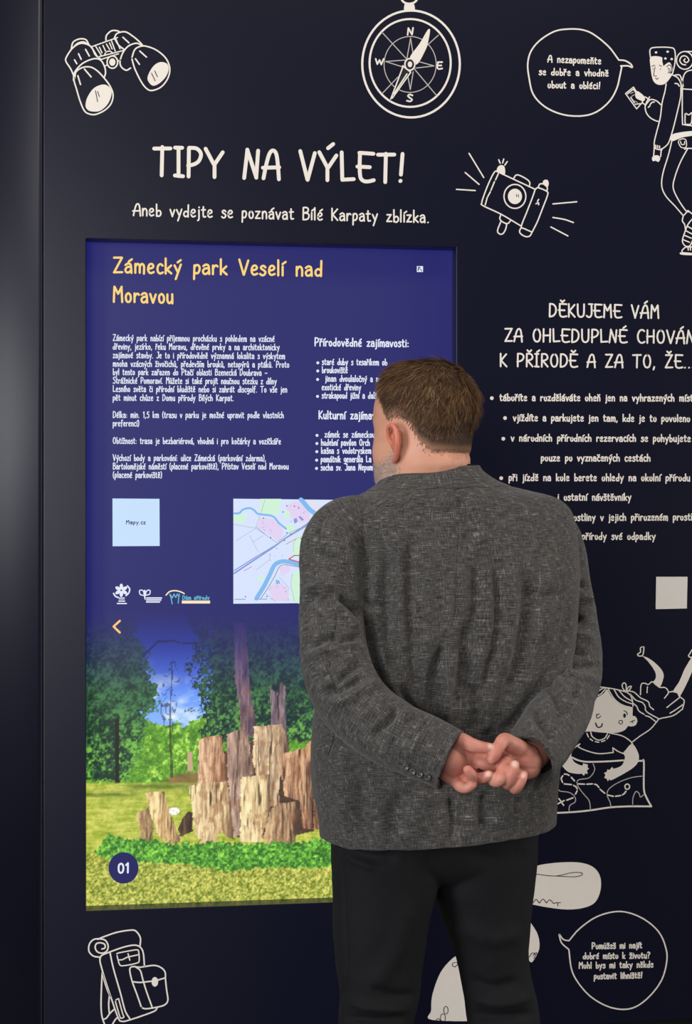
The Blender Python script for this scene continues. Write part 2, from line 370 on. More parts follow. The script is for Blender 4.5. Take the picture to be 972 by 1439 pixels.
for q in '180 118 275 275;155 243 245 320;98 352 220 360;725 447 880 433;~725 535 800 548 858 568;712 597 822 655'.split(';'):
    fl = Flat(0); fl.draw(q, W, M_WHITE, og, S4); fl.build('ray', t)

# hiker
t = drawing('hiker_drawing', 'white line drawing of a hiker with backpack and phone, upper right edge', px=945, py=210)
og = (720, 20); W = 1.6
fl = Flat(0); fl.draw('~746 232 745 192 770 180 850 180 878 195 880 260 866 325', W, M_WHITE, og, S3)
fl.draw('@748 232 806 232 811 255 818 280 830 270 852 262 866 300 850 322 868 322 832 372 800 383 775 375 758 350 748 290', 1, M_WHITE, og, S3)
fl.draw('~835 285 848 274 860 285 858 308 842 318;~842 292 850 298 846 308;~772 285 765 330 780 335;~775 345 782 352 790 346;755 282 770 276;795 276 808 282;760 296 762 298;800 296 803 298', 0.9, M_INK, og, S3, 3)
for cx, cy in ((777, 207), (840, 203), (828, 240), (862, 243)): fl.ellipse(720 + cx * S3, 20 + cy * S3, 1.8, 1.5, M_WHITE)
fl.build('head', t)
fl = Flat(0); fl.draw('~832 378 825 420 810 480 800 560 780 640 768 690 768 722;~912 400 910 450 890 540 870 620 855 670 840 705 808 732;~868 330 895 345 912 380 912 440;~880 330 905 330 918 360 925 390;~880 375 895 378 903 390;768 722 764 766;806 730 802 772;~766 724 785 732 808 736;775 710 776 722;785 712 786 724;796 714 797 726', W, M_WHITE, og, S3)
fl.draw('~803 490 780 470 750 462 730 480 718 500 725 535 745 560 770 575 792 582;~742 448 730 468 720 490;718 448 744 464;700 480 722 492;~745 490 755 478 768 476;735 505 745 495', W, M_WHITE, og, S3)
fl.draw('@755 778 768 766 790 766 800 782 790 800 775 794 760 796;@665 425 680 418 715 448 712 470 690 466 668 452', W, M_WHITE, og, S3)
fl.draw('@860 655 910 640 985 632 1030 634 1034 660 985 658 920 668 862 688', W, M_WHITE, og, S3); fl.draw('~900 680 900 700 915 722 940 720 940 685 925 675 900 682;~910 690 915 705 930 705 932 690', 1.3, M_WHITE, og, S3)
fl.draw('~862 690 845 760 815 860 808 930 830 985 880 1040 925 1092;~950 726 910 800 880 880 870 940 895 1000 935 1060 952 1072;~932 732 945 727 985 728;~985 728 1000 800 1012 900 1050 1000 1092 1085;~1032 660 1045 760 1066 880 1105 980 1150 1062;~1092 1085 1090 1130 1105 1165;~1150 1062 1175 1110 1230 1130 1236 1160 1105 1165;~1000 606 1012 622 1020 636', W, M_WHITE, og, S3); fl.build('figure', t)
fl = Flat(0); fl.draw('~925 1092 920 1120 932 1140 938 1175;930 1088 950 1064;950 1064 985 1092;~975 1108 950 1140 930 1190 920 1230 935 1255 960 1255 978 1220;945 1148 980 1168;936 1172 974 1192;930 1198 968 1214;924 1222 958 1236;918 1300 918 1280;~918 1280 940 1262 985 1262;950 1262 952 1278;962 1262 964 1278', W, M_WHITE, og, S3)
fl.draw('@914 1290 985 1296 985 1306 914 1303', W, M_WHITE, og, S3); fl.build('shoe', t)
fl = Flat(0); fl.draw('612 430 655 395;655 395 705 475;705 475 672 513;672 513 612 430;622 432 655 406;655 406 672 430;640 450 660 480;664 488 690 485', 1.5, M_WHITE, og, S3); fl.draw('640 430 655 422;645 445 660 436;660 470 676 478', 1, M_THIN, og, S3); fl.build('phone', t)
fl = Flat(0); fl.ring(720 + 933 * S3, 20 + 250 * S3, 45 * S3, 48 * S3, W, M_WHITE); fl.draw('~938 275 918 270 906 250 918 228 940 228 955 248 942 262 928 252 934 242;930 202 985 202;~985 300 945 310 925 340 920 400 920 580 930 598 985 606;925 405 1085 416;~980 300 1040 304 1075 340 1087 420 1082 560 1060 602 972 606;985 202 1050 204;~1050 204 1082 225 1082 275 1050 298 985 298;~935 535 935 590 950 597 968 590 972 535 955 545 935 535', W, M_WHITE, og, S3); fl.build('backpack', t)

# girl with a map
t = drawing('girl_drawing', "white line drawing of a winking girl holding a map, right of the man's elbow", px=860, py=1040)
og = (760, 890); W = 1.6
fl = Flat(0); fl.draw('@425 362 455 410 500 448 550 472 588 480 590 528 608 536 620 562 608 592 578 600 560 598 540 622 500 638 440 642 350 635 270 620 228 598 245 560 275 500 320 432 370 408 405 385', 1, M_WHITE, og, S5)
fl.draw('~360 520 358 540 370 546 385 532;~358 528 375 518;~535 498 552 508 556 524;~575 572 590 564 604 560;588 566 592 576', 1.0, M_INK, og, S5, 3); fl.draw('~352 578 360 598 375 606 390 598 394 582', 1.6, M_INK, og, S5, 3)
fl.ellipse(760 + 538 * S5, 890 + 530 * S5, 8 * S5, 14 * S5, M_INK, 3); fl.ring(760 + 273 * S5, 890 + 557 * S5, 2.6, 2.6, .9, M_INK, 3); fl.ring(760 + 514 * S5, 890 + 572 * S5, 2.6, 2.6, .9, M_INK, 3); fl.build('face', t)
fl = Flat(0); fl.draw('~375 345 430 352 500 365 560 385 585 420 592 470;~432 358 470 420 520 460 588 480;~470 362 500 410 545 440 590 455;~500 366 540 410 590 438;~418 352 385 390 340 412;~405 350 370 372 345 398;~550 378 530 360 522 335 532 320 546 328 550 378;~548 380 560 350 580 340 574 358 552 380', W, M_WHITE, og, S5)
fl.draw('~560 370 600 380 640 415 690 440 700 470 725 492;~575 392 610 430 650 445 670 470 680 505 760 552;~592 450 615 470 630 500 664 522;~672 530 700 540 742 572', W, M_WHITE, og, S5); fl.build('hair', t)
fl = Flat(0); fl.draw('~320 635 330 665 370 688 410 675 430 642;295 645 305 668;315 680 332 692;350 698 372 702;390 698 412 690;425 680 440 658;~180 662 240 635 320 628;~440 642 520 660 570 690 588 712;165 690 205 745;205 745 250 712;~250 712 240 730 290 755 370 775 465 768;465 768 462 738;~462 738 495 760 530 775;588 712 530 772;~588 700 640 660 700 620 745 570 765 550 850 530 908 490', W, M_WHITE, og, S5)
fl.draw('~640 395 645 330 670 322 690 330 715 312 740 330 765 348 800 350 820 380 795 418;~820 380 850 375 880 385 890 405 920 430 920 450 910 490;~912 460 870 490 830 515;890 415 810 478;685 345 682 382', W, M_WHITE, og, S5); fl.build('dress', t)
for q in ('@650 145 700 165 760 215 788 260 785 300 765 345 738 335 722 315 738 290 735 250 700 195 668 160', '@985 140 930 220 890 310 850 375 885 385 890 412 940 320 985 210'):
    fl = Flat(0); fl.draw(q, W, M_WHITE, og, S5); fl.draw('~655 85 640 95 640 120 622 135 630 146 655 140 662 92 655 85' if q[1] == '6' else '~980 95 958 130 950 145 962 155 980 150', W, M_WHITE, og, S5); fl.build('leg', t)
for q in ('@160 690 200 742 195 790 215 830 262 852 272 838 286 842 300 845 300 862 308 872 296 884 300 905 285 903 275 917 262 905 230 905 170 890 120 830 105 780', '@585 712 625 770 628 820 600 860 540 900 455 945 440 940 430 952 422 938 408 930 414 912 406 900 422 892 428 876 440 880 458 862 470 872 520 850 540 800 535 770'):
    fl = Flat(0); fl.draw(q, W, M_WHITE, og, S5, 4); fl.build('arm', t)
fl = Flat(0); fl.draw('~200 800 240 818 300 828 430 825 530 818;~625 822 650 822 662 830 662 1000 680 1060 710 1115;~35 1160 200 1152 320 1140 440 1122 560 1115 710 1115;~70 820 65 900 50 1020 35 1160', 2.4, M_WHITE, og, S5)
fl.draw('~335 840 345 880 310 930 240 945 235 980 270 1030 310 1080 318 1140;~65 985 100 985 120 1015 180 1025 215 1050 220 1085 185 1110 180 1150;~650 920 580 930 500 960 440 1000 425 1040 445 1090 450 1120;~590 1100 592 1060 610 1020 630 1030 640 1055 660 1040', 1.3, M_THIN, og, S5)
fl.draw('~150 907 165 908 180 915;195 928 215 950;~140 918 130 935 138 960;150 970 195 975;~210 980 226 990 232 1002;232 1015 222 1035;205 1060 165 1075;240 970 280 972;295 972 330 970;~345 972 360 978 372 992;380 1005 410 1030;430 1042 465 1050;480 1050 512 1045;~525 1040 538 1030 546 1018;115 1065 145 1108;108 1098 148 1078', 2.0, M_WHITE, og, S5)
fl.ring(760 + 555 * S5, 890 + 988 * S5, 15 * S5, 17 * S5, 1.8, M_WHITE); fl.build('map', t)

# salamander, partly behind the legs
t = drawing('salamander_drawing', "big solid white salamander drawing behind the man's right leg", px=740, py=1330)
og = (600, 1190)
fl = Flat(0); fl.draw('@250 190 300 110 345 95 400 70 480 58 560 58 610 75 635 110 636 160 615 205 570 225 510 230 440 222 375 210 352 212 352 222 375 270 405 320 412 370 395 410 380 424 362 400 340 400 300 500 262 600 245 636 20 636 15 600 20 540 50 460 95 408 140 380 200 300', 1, M_WHITE, og, S6)
fl.draw('~300 85 350 95 400 100 470 107 530 95 565 95 568 103 540 110 470 107;~360 207 375 195 388 207;~388 207 400 193 412 207;~412 207 425 192 438 206;~438 206 450 195 465 208;~465 208 478 205 480 217;480 205 490 205;~375 405 385 390 398 395 392 410;~388 400 400 388 404 398;~100 440 93 436 95 427 108 425 112 432 102 442', 0.9, M_INK, og, S6, 3)
for cx, cy, a, b_ in ((69, 600, 8, 14), (58, 628, 9, 15), (40, 644, 9, 13)): fl.ring(600 + cx * S6, 1190 + cy * S6, a * S6, b_ * S6, 0.9, M_INK, 3, 20)
fl.build('salamander', t)

# backpack
t = drawing('backpack_drawing', 'white line drawing of a backpack with bedroll, lower left below the screen', px=180, py=1375)
og = (100, 1290); W = 2.0
fl = Flat(0); fl.draw('~225 182 300 152 400 120 520 103 560 120 590 170 588 235;~245 335 190 325 152 285 155 225 190 185 240 178 290 190 315 235 305 280 270 300 225 290 205 255 215 220 250 212 285 225 288 255 262 265', W, M_WHITE, og, S7); fl.build('bedroll', t)
fl = Flat(0); fl.draw('~245 350 260 320 330 290 450 248 540 232 590 250 615 300 625 410;~245 345 250 390 290 530 340 680 400 850 430 882 500 870 700 800 735 765;~330 290 360 430 420 640 460 790 500 860', W, M_WHITE, og, S7)
fl.draw('~390 315 400 300 500 280 560 272 575 285 580 360 560 385 440 408 410 390 390 315;~410 358 440 355 480 335 568 315;485 305 500 360;~375 705 390 695 405 690 410 710 440 820 450 845 430 855 415 840 375 705', W * .85, M_WHITE, og, S7); fl.build('pack_body', t)
fl = Flat(0); fl.draw('~600 765 560 650 520 540 500 450 510 420 540 415 590 420 700 405 760 420 800 460 805 530 815 620 825 700 800 740 740 760 640 775 600 765;~550 418 590 450 610 520 640 620 690 760;~530 545 590 550 684 540;740 530 800 512', W, M_WHITE, og, S7); fl.ellipse(100 + 714 * S7, 1290 + 545 * S7, 28 * S7, 41 * S7, M_WHITE); fl.build('pocket', t)
fl = Flat(0); fl.draw('~265 470 258 600 255 760 265 850 290 920;~268 480 300 590 332 670;~325 672 320 740 325 812;~275 865 300 855 330 815 368 778;~345 920 375 870 397 848', W, M_WHITE, og, S7); fl.build('strap', t)

# speech bubbles
def bubble(label, outline, org, sc, wd, lines, cap, px, py):
    t = thing('speech_bubble', tuple(P(px, py, 0.0)), label, 'drawing')
    fl = Flat(0); fl.draw(outline, wd, M_WHITE, org, sc); fl.build('outline', t)
    for tx, a, b_, c, d in lines:
        fl = Flat(0); write(fl, tx, a, b_, c, d, cap, 1.7, M_WHITE); fl.build('text_line', t)
bubble('white outlined speech bubble left of the hiker, reading A nezapomeňte', '~575 247 520 175 440 110 380 85 310 80 230 92 150 140 100 200 82 270 90 350 110 430 160 490 230 530 310 550 400 548 470 520 530 465 565 400 580 340 592 282;~575 248 610 252 640 270 648 288 625 280 586 280', (720, 20), S3, 2.1,
       [('A nezapomeňte', 768.5, 88, 845, 91), ('se dobře a vhodně', 756.3, 106, 855.3, 108), ('obout a obléci!', 768.5, 124.2, 844, 125.8)], 11.5, 806, 100)
bubble('white outlined speech bubble at the bottom right, reading Pomůžeš mi najít', '~520 345 560 300 620 258 690 238 750 245 810 275 855 320 878 380 878 430 860 490 820 545 770 585 720 597 660 585 600 550 555 500 530 450 520 377;~520 345 500 340 485 322 487 335 495 355 520 377', (600, 1190), S6, 1.9,
       [('Pomůžeš mi najít', 830.4, 1334.3, 902.3, 1333), ('dobré místo k životu?', 818, 1348.4, 913.8, 1347.3), ('Mohl bys mi taky někde', 812.4, 1361.8, 918.4, 1360), ('postavit líhniště!', 833.5, 1376.8, 903, 1375.2)], 10.5, 868, 1350)

# lettering
def lettering(name, label, lines, cap, wd):
    x, y = lines[0][1], lines[0][2]
    t = thing(name, tuple(P(x, y, 0.0)), label, 'lettering')
    for l in lines:
        fl = Flat(0)
        if l[0][0] == '•':
            bx, by = l[6]; fl.ellipse(bx, by, 2.6, 2.6, M_WHITE)
        write(fl, l[0].lstrip('• '), l[1], l[2], l[3], l[4], cap, wd, M_WHITE, l[5]); fl.build('text_line', t)
lettering('heading_lettering', 'large white handwritten heading TIPY NA VÝLET! above the screen', [('TIPY NA VÝLET!', 212.8, 249, 570.8, 259, None)], 46.5, 5.3)
lettering('subheading_lettering', 'small white line Aneb vydejte se poznávat between heading and screen', [('Aneb vydejte se poznávat Bílé Karpaty zblízka.', 185.7, 303.8, 603.7, 314, None)], 19.5, 2.2)
lettering('notice_lettering', 'white three-line capitals DĚKUJEME VÁM on the wall right of the screen', [
    ('DĚKUJEME VÁM', 769.8, 446, 927, 448.4, None), ('ZA OHLEDUPLNÉ CHOVÁNÍ', 707.4, 481, 882, 482.8, 'ZA OHLEDUPLNÉ'), ('K PŘÍRODĚ A ZA TO, ŽE...', 701, 516, 959.8, 518.3, 'K PŘÍRODĚ A ZA TO, ŽE')], 21, 2.4)
lettering('rules_lettering', 'small white bulleted rules beginning táboříte, below the capitals right of the man', [
    ('•táboříte a rozděláváte oheň jen na vyhrazených místech', 701, 564, 948, 564.6, 'táboříte a rozděláváte oheň jen na vyhrazených', (690.8, 559.5)),
    ('•vjíždíte a parkujete jen tam, kde je to povoleno', 720, 592.3, 970, 593.5, None, (709.4, 587.5)),
    ('•v národních přírodních rezervacích se pohybujete', 717, 620.8, 970.8, 621.5, None, (707, 616.6)),
    ('pouze po vyznačených cestách', 759, 648.7, 914.3, 649, None),
    ('•při jízdě na kole berete ohledy na okolní přírodu', 713.6, 676.4, 970, 676.8, None, (704, 672)),
    ('i ostatní návštěvníky', 782.7, 704, 887.3, 704, None),
    ('rostliny v jejich přirozeném prostředí', 800, 732.6, 939, 732, 'rostliny v jejich přirozeném'),
    ('z přírody své odpadky', 804.7, 759, 921.3, 759, None)], 12, 1.75)

# white square sticker (its code is left blank)
c4 = [P(a, b_, 0.0) for a, b_ in ((920.8, 856), (964.5, 855), (965.5, 810.5), (921.5, 810.5))]
vv = [tuple(p + [0, -0.0012, 0]) for p in c4] + [tuple(p) for p in c4]
o = mesh_obj('sticker', vv, [[0, 1, 2, 3], [4, 5, 1, 0], [5, 6, 2, 1], [6, 7, 3, 2], [7, 4, 0, 3], [7, 6, 5, 4]], plain('sticker_white', (214, 208, 200), 0.5, 0.4, noise=0.02, nscale=60), loc=tuple(c4[0]))
tag(o, 'small blank white square sticker on the wall below the rules text', 'sticker')

# ------------------------------------------------------------------ information screen
SY = WD + 0.004
def value_noise(x, y, seed):
    xi = np.floor(x).astype(np.int64); yi = np.floor(y).astype(np.int64); fx = x - xi; fy = y - yi
    def h(a, b_):
        n_ = (a * 374761393 + b_ * 668265263 + seed * 69069) & 0x7fffffff
        n_ = ((n_ ^ (n_ >> 13)) * 1274126177) & 0x7fffffff
        return ((n_ ^ (n_ >> 16)) & 0xffff) / 65535.0
    sx = fx * fx * (3 - 2 * fx); sy = fy * fy * (3 - 2 * fy)
    return (h(xi, yi) * (1 - sx) + h(xi + 1, yi) * sx) * (1 - sy) + (h(xi, yi + 1) * (1 - sx) + h(xi + 1, yi + 1) * sx) * sy
def fbm(x, y, seed, o_=4):
    s_ = 0; a = 0.5; tot = 0
    for i in range(o_):
        s_ = s_ + a * value_noise(x * 2 ** i, y * 2 ** i, seed + i * 17); tot += a; a *= 0.55
    return s_ / tot
def inside(px, py, poly):
    poly = np.asarray(poly, float); r_ = np.zeros(px.shape, bool); j = len(poly) - 1
    for i in range(len(poly)):
        xi, yi = poly[i]; xj, yj = poly[j]
        c = ((yi > py) != (yj > py)) & (px < (xj - xi) * (py - yi) / (yj - yi + 1e-12) + xi)
        r_ ^= c; j = i
    return r_
def mixc(a, b_, t): return a + (b_ - a) * np.clip(t, 0, 1)[..., None]
def park_picture(px, py):
    """colours of the park photograph shown on the screen"""
    A = lambda *c: np.array(c, float)
    n1 = fbm(px / 26, py / 26, 1); n2 = fbm(px / 9, py / 9, 2); n3 = fbm(px / 3.2, py / 3.2, 3, 3); n4 = value_noise(px / 1.6, py / 1.6, 4)
    img = mixc(np.broadcast_to(A(52, 88, 205), px.shape + (3,)), A(120, 160, 240), (py - 900) / 110)
    cl = fbm(px / 30, py / 18, 9); img = mixc(img, A(225, 232, 245), np.clip((cl - .45) * 3, 0, 1) * np.clip((py - 920) / 60, 0, 1) * .8)
    # distant sunlit trees
    lf = np.clip(.5 + (n2 - .5) * 2.2 + (n3 - .5) * 1.4, 0, 1)
    lf = np.clip(.5 + (n2 - .5) * 1.3 + (n3 - .5) * 1.3 + (n4 - .5) * .5, 0, 1)
    far = mixc(mixc(np.broadcast_to(A(66, 112, 36), px.shape + (3,)), A(128, 182, 56), lf), A(186, 216, 104), (lf - .72) * 3)
    top = 1022 - 26 * (fbm(px / 16, px * 0, 5) - .3) - 20 * np.clip((px - 270) / 60, 0, 1)
    img = np.where((py > top + (n3 - .5) * 14)[..., None], far, img)
    bk = mixc(np.broadcast_to(A(96, 78, 46), px.shape + (3,)), A(150, 128, 76), n2)
    bkm = np.clip((py - np.interp(px, [225, 245, 275], [1096, 1086, 1082]) - 3 * n3) / 3, 0, 1) * np.clip((px - 222) / 18, 0, 1); img = img + (bk - img) * bkm[..., None]
    # dark broadleaf tree on the right
    lr = np.clip(.45 + (n2 - .5) * 1.7 + (n3 - .5) * 1.6 + (n4 - .5) * .5, 0, 1)
    sunr = np.clip((py - 960) / 90, 0, 1)
    tr = mixc(mixc(np.broadcast_to(A(22, 42, 42), px.shape + (3,)), A(60, 106, 66), lr), A(116, 172, 66), np.clip(lr - .45, 0, 1) * 2 * sunr)
    mr = (px > 276 + 26 * (n1 - .5) * 2 + 18 * (n3 - .5) + np.clip((935 - py) / 3, 0, 20) * 0) & (py < 1045 + 40 * (n2 - .5)) & ((n3 > .34) | (px > 300))
    img = np.where(mr[..., None], tr, img)
    # dark tree on the left
    ll = np.clip(.46 + (n1 - .5) * 1.0 + (n2 - .5) * 1.4 + (n3 - .5) * 1.6 + (n4 - .5) * .5, 0, 1)
    sunl = np.clip((py - 990) / 70, 0, 1)
    tl = mixc(mixc(np.broadcast_to(A(26, 50, 36), px.shape + (3,)), A(66, 112, 72), ll), A(112, 170, 62), np.clip(ll - .35, 0, 1) * 2.0 * sunl)
    edge = np.interp(py, [880, 930, 960, 985, 1005, 1040, 1075, 1100], [190, 205, 216, 228, 205, 200, 190, 176])
    ml = (px < edge + 36 * (n2 - .5) + 26 * (n3 - .5)) & (py < 1097 + 16 * (n2 - .5))
    img = np.where(ml[..., None], tl, img)
    img = np.where((inside(px, py, [(162, 1010), (167, 1010), (168, 1100), (170, 1113), (159, 1113), (162, 1095)]) & (n3 > .25))[..., None], A(34, 30, 26), img)
    # bare young tree
    tk = (np.abs(px - (240 + (px - 240) * 0 + 1.5 * np.sin(py / 24))) < np.interp(py, [930, 1000, 1092], [.5, 1.2, 2.0])) & (py > 928) & (py < 1093)
    br = (np.abs(value_noise(px / 5, py / 9, 31) - .5) < .05) & (np.abs(px - 241) < np.interp(py, [925, 960, 1000, 1030], [4, 14, 16, 6])) & (py > 925) & (py < 1030)
    img = np.where((tk | br)[..., None], img * .45 + A(34, 30, 34) * .55, img)
    # branch arching in from the left
    bb = np.abs(py - np.interp(px, [200, 222, 236, 258, 282], [922, 902, 900, 904, 903]) - 3 * (n2 - .5)) < np.interp(px, [200, 282], [2.0, .8])
    img = np.where((bb & (px > 200) & (px < 282))[..., None], A(38, 46, 82), img)
    # pale stone far off, small stump far off
    img = np.where(inside(px, py, [(263, 1057), (270, 1056), (271, 1083), (264, 1083)])[..., None], A(178, 150, 120), img)
    # lawn
    gr = mixc(np.broadcast_to(A(150, 166, 56), px.shape + (3,)), A(204, 204, 98), .5 + (n2 - .5) * 1.4 + (value_noise(px / 14, py / 2.0, 12) - .5) * .9)
    s1 = np.exp(-((py - 1104 - 3 * n1) / 4.5) ** 2) * np.clip((px - 168) / 25, 0, 1); s2 = np.exp(-((py - 1116 - 2 * n2) / 3.2) ** 2) * np.clip((200 - px) / 26, 0, 1)
    gr = gr * (1 - (np.clip(s1 + s2, 0, 1) * (.35 + .5 * n3))[..., None] * A(.62, .50, .60)); gr = gr * (.93 + .16 * (n3 - .5) + .10 * (n4 - .5))[..., None]
    lw = np.clip((py - 1097 - 4 * n2) / 3, 0, 1); img = img + (gr - img) * lw[..., None]
    fine = mixc(np.broadcast_to(A(96, 112, 34), px.shape + (3,)), A(206, 202, 104), .5 + (n3 - .5) * 1.5 + (n4 - .5) * .9)
    img = np.where((py > 1196 + 12 * n2)[..., None], fine, img)
    # stumps
    gap = inside(px, py, np.array([(478, 600), (700, 520), (830, 560), (945, 580), (948, 880), (860, 900), (640, 905), (600, 890), (560, 760)]) * .34979 + [110, 860]); img = np.where(gap[..., None], mixc(np.broadcast_to(A(50, 36, 30), px.shape + (3,)), A(96, 72, 52), n3), img)
    def stump(poly, light, dark, seed, sunx=0.0, vsc=3.0):
        nonlocal img
        poly = np.array(poly, float) * .34979 + [110, 860]
        jx = (fbm(py / 5, px * 0, seed) - .5) * 3.0; m = inside(px + jx, py + (n4 - .5) * 1.5, poly)
        x0, x1 = poly[:, 0].min(), poly[:, 0].max(); t = (px - x0) / (x1 - x0)
        st = fbm(px / vsc + .5 * (n1 - .5) * 6, py / (vsc * 9), seed, 4)
        c = mixc(np.broadcast_to(A(*dark), px.shape + (3,)), A(*light), .56 + (st - .46) * 1.7 + (value_noise(px / 1.3, py / 22, seed + 3) - .5) * .5 + (.4 - t) * .6)
        c = mixc(c, A(130, 84, 56), np.clip((fbm(px / 8, py / 12, seed + 5) - .58) * 3, 0, .4))
        ck = np.clip((.31 - fbm(px / 2.2, py / 34, seed + 9, 2)) * 6, 0, .7); c = mixc(c, A(38, 26, 22), ck)
        e = np.clip((t - .8) * 3, 0, .5); c = mixc(c, A(50, 36, 34), e)
        img = np.where(m[..., None], c, img)
    stump([(625, 40), (672, 40), (690, 300), (714, 450), (700, 500), (650, 500), (650, 400), (628, 260)], (140, 112, 118), (66, 54, 72), 41)
    stump([(770, 300), (795, 330), (808, 300), (814, 286), (832, 300), (835, 460), (848, 560), (800, 560), (775, 450)], (140, 122, 130), (62, 52, 62), 42)
    stump([(900, 560), (925, 520), (990, 515), (1000, 880), (930, 870)], (196, 150, 110), (96, 62, 44), 54)
    stump([(485, 512), (520, 500), (580, 498), (582, 570), (600, 570), (602, 690), (480, 690)], (216, 182, 146), (120, 78, 56), 43)
    stump([(595, 490), (660, 468), (688, 505), (692, 560), (712, 640), (660, 700), (650, 900), (620, 900), (600, 650)], (190, 160, 140), (104, 82, 74), 44)
    stump([(705, 460), (820, 450), (850, 560), (815, 590), (805, 740), (818, 780), (770, 780), (765, 660), (715, 660), (700, 600)], (220, 196, 158), (120, 92, 72), 45)
    stump([(815, 570), (905, 548), (918, 600), (945, 600), (945, 875), (900, 868), (890, 760), (830, 740), (805, 600)], (208, 170, 132), (110, 74, 56), 46)
    stump([(445, 700), (480, 690), (600, 680), (612, 770), (626, 918), (600, 905), (570, 880), (540, 940), (500, 935), (468, 890), (456, 790)], (232, 210, 164), (142, 110, 78), 47)
    stump([(655, 664), (770, 652), (772, 780), (740, 900), (735, 925), (650, 925), (650, 780)], (234, 216, 170), (160, 128, 88), 48)
    stump([(750, 880), (770, 800), (800, 768), (880, 762), (895, 800), (868, 938), (760, 935), (740, 905)], (200, 168, 128), (84, 60, 48), 49)
    stump([(400, 880), (418, 830), (440, 802), (460, 805), (460, 880), (410, 905)], (110, 84, 60), (40, 30, 28), 50)
    stump([(232, 812), (285, 785), (302, 860), (296, 938), (238, 946), (252, 880)], (206, 176, 126), (92, 72, 52), 51)
    stump([(270, 727), (345, 719), (376, 830), (412, 918), (368, 938), (322, 900), (290, 810)], (232, 206, 152), (150, 116, 76), 52)
    sq = ((px - (110 + 385 * .34979)) / 7.5) ** 2 + ((py - (860 + 800 * .34979)) / 5.5) ** 2 < 1
    img = np.where(sq[..., None] & (n3 > .2)[..., None], A(222, 222, 214), img)
    # weeds at the stumps' feet
    wt = np.interp(px, [125, 150, 190, 245, 300, 360, 420, 460, 640], [1205, 1175, 1180, 1184, 1184, 1186, 1182, 1178, 1182]) + 14 * (n2 - .5) + 8 * (n3 - .5)
    wb = np.interp(px, [125, 150, 200, 260, 330, 460, 640], [1195, 1206, 1212, 1216, 1222, 1218, 1216]) + 12 * (n2 - .5)
    wd_ = mixc(mixc(np.broadcast_to(A(46, 92, 34), px.shape + (3,)), A(112, 182, 64), .5 + (n3 - .5) * 2.0 + (n4 - .5) * .7), A(176, 228, 90), (n3 - .66) * 4)
    img = np.where(((py > wt) & (py < wb))[..., None], wd_, img)
    # fade into the blue page at the top
    img = np.clip((img - 96) * 1.16 + 106, 0, 250)
    img = mixc(img, A(31, 31, 105), 1 - np.clip((py - 858) / 118, 0, 1) ** 1.15)
    return np.clip(img, 0, 255)

scr = thing('information_screen', (0.4, SY, 1.35), 'tall glowing blue information screen set into the dark wall', 'screen')
M_PAGE = glow('page_blue', (30, 30, 104)); M_CASE = plain('screen_case', (10, 10, 12), 0.4, 0.5)
v, f = [], []; box_vf(-0.03, 0.83, SY, SY + 0.04, 0.60, 2.09, v, f)
o = mesh_obj('display_panel', v, f, [M_CASE, M_PAGE], scr, fmat=[1, 0, 0, 0, 0, 0])
# photograph of tree stumps
x0, x1, z0, z1 = 0.0, 0.80, 0.6352, P(300, 852, SY)[2]; z0 -= 0.006; x1 += 0.02; x0 -= 0.004
nx, nz = 400, 330
gx, gz = np.meshgrid(np.linspace(x0, x1, nx), np.linspace(z0, z1, nz))
pts = np.c_[gx.ravel(), np.full(gx.size, SY - 0.0004), gz.ravel()]
ppx, ppy = proj(pts)
rgb = lin(park_picture(ppx, ppy))
idx = np.arange(nx * nz).reshape(nz, nx)
q = np.stack([idx[:-1, :-1], idx[:-1, 1:], idx[1:, 1:], idx[1:, :-1]], -1).reshape(-1, 4)
M_PHOTO = attr_mat('screen_photo', SCREEN_ROUGH, SCREEN_SPEC, emission=True)
o = mesh_obj('park_photo', pts, q, M_PHOTO, scr, tint=rgb); o['label'] = 'photo of weathered tree stumps on a lawn'

E_WHITE = glow('screen_white', (226, 232, 246)); E_YEL = glow('screen_yellow', (255, 212, 118)); E_PALE = glow('screen_pale', (196, 222, 250))
E_NAVY = glow('screen_navy', (26, 26, 92)); E_TEAL = glow('screen_teal', (96, 178, 200)); E_CREAM = glow('screen_cream', (252, 226, 190)); E_ORANGE = glow('screen_orange', (255, 196, 120))
FS = lambda: Flat(SY, 0.0009)
def block(name, lines, cap, wd, mat, label=None):
    par = bpy.data.objects.new(name, None); par.location = np.array(P(lines[0][1], lines[0][2], SY)) - np.array(scr.location); par.empty_display_size = .03; link(par, scr)
    for l in lines:
        fl = FS(); write(fl, l[0], l[1], l[2], l[3], l[4], cap, wd, mat, l[5] if len(l) > 5 else None)
        if len(l) > 6: fl.ellipse(l[6], l[2] - cap * .32, 2.0, 2.0, mat)
        fl.build('text_line', par)
    if label: par['label'] = label
block('title', [('Zámecký park Veselí nad', 157.5, 384.6, 454, 389.5), ('Moravou', 157.5, 425.7, 244.8, 427.6)], 25, 3.0, E_YEL, 'yellow two-line title')
PW = 1.2
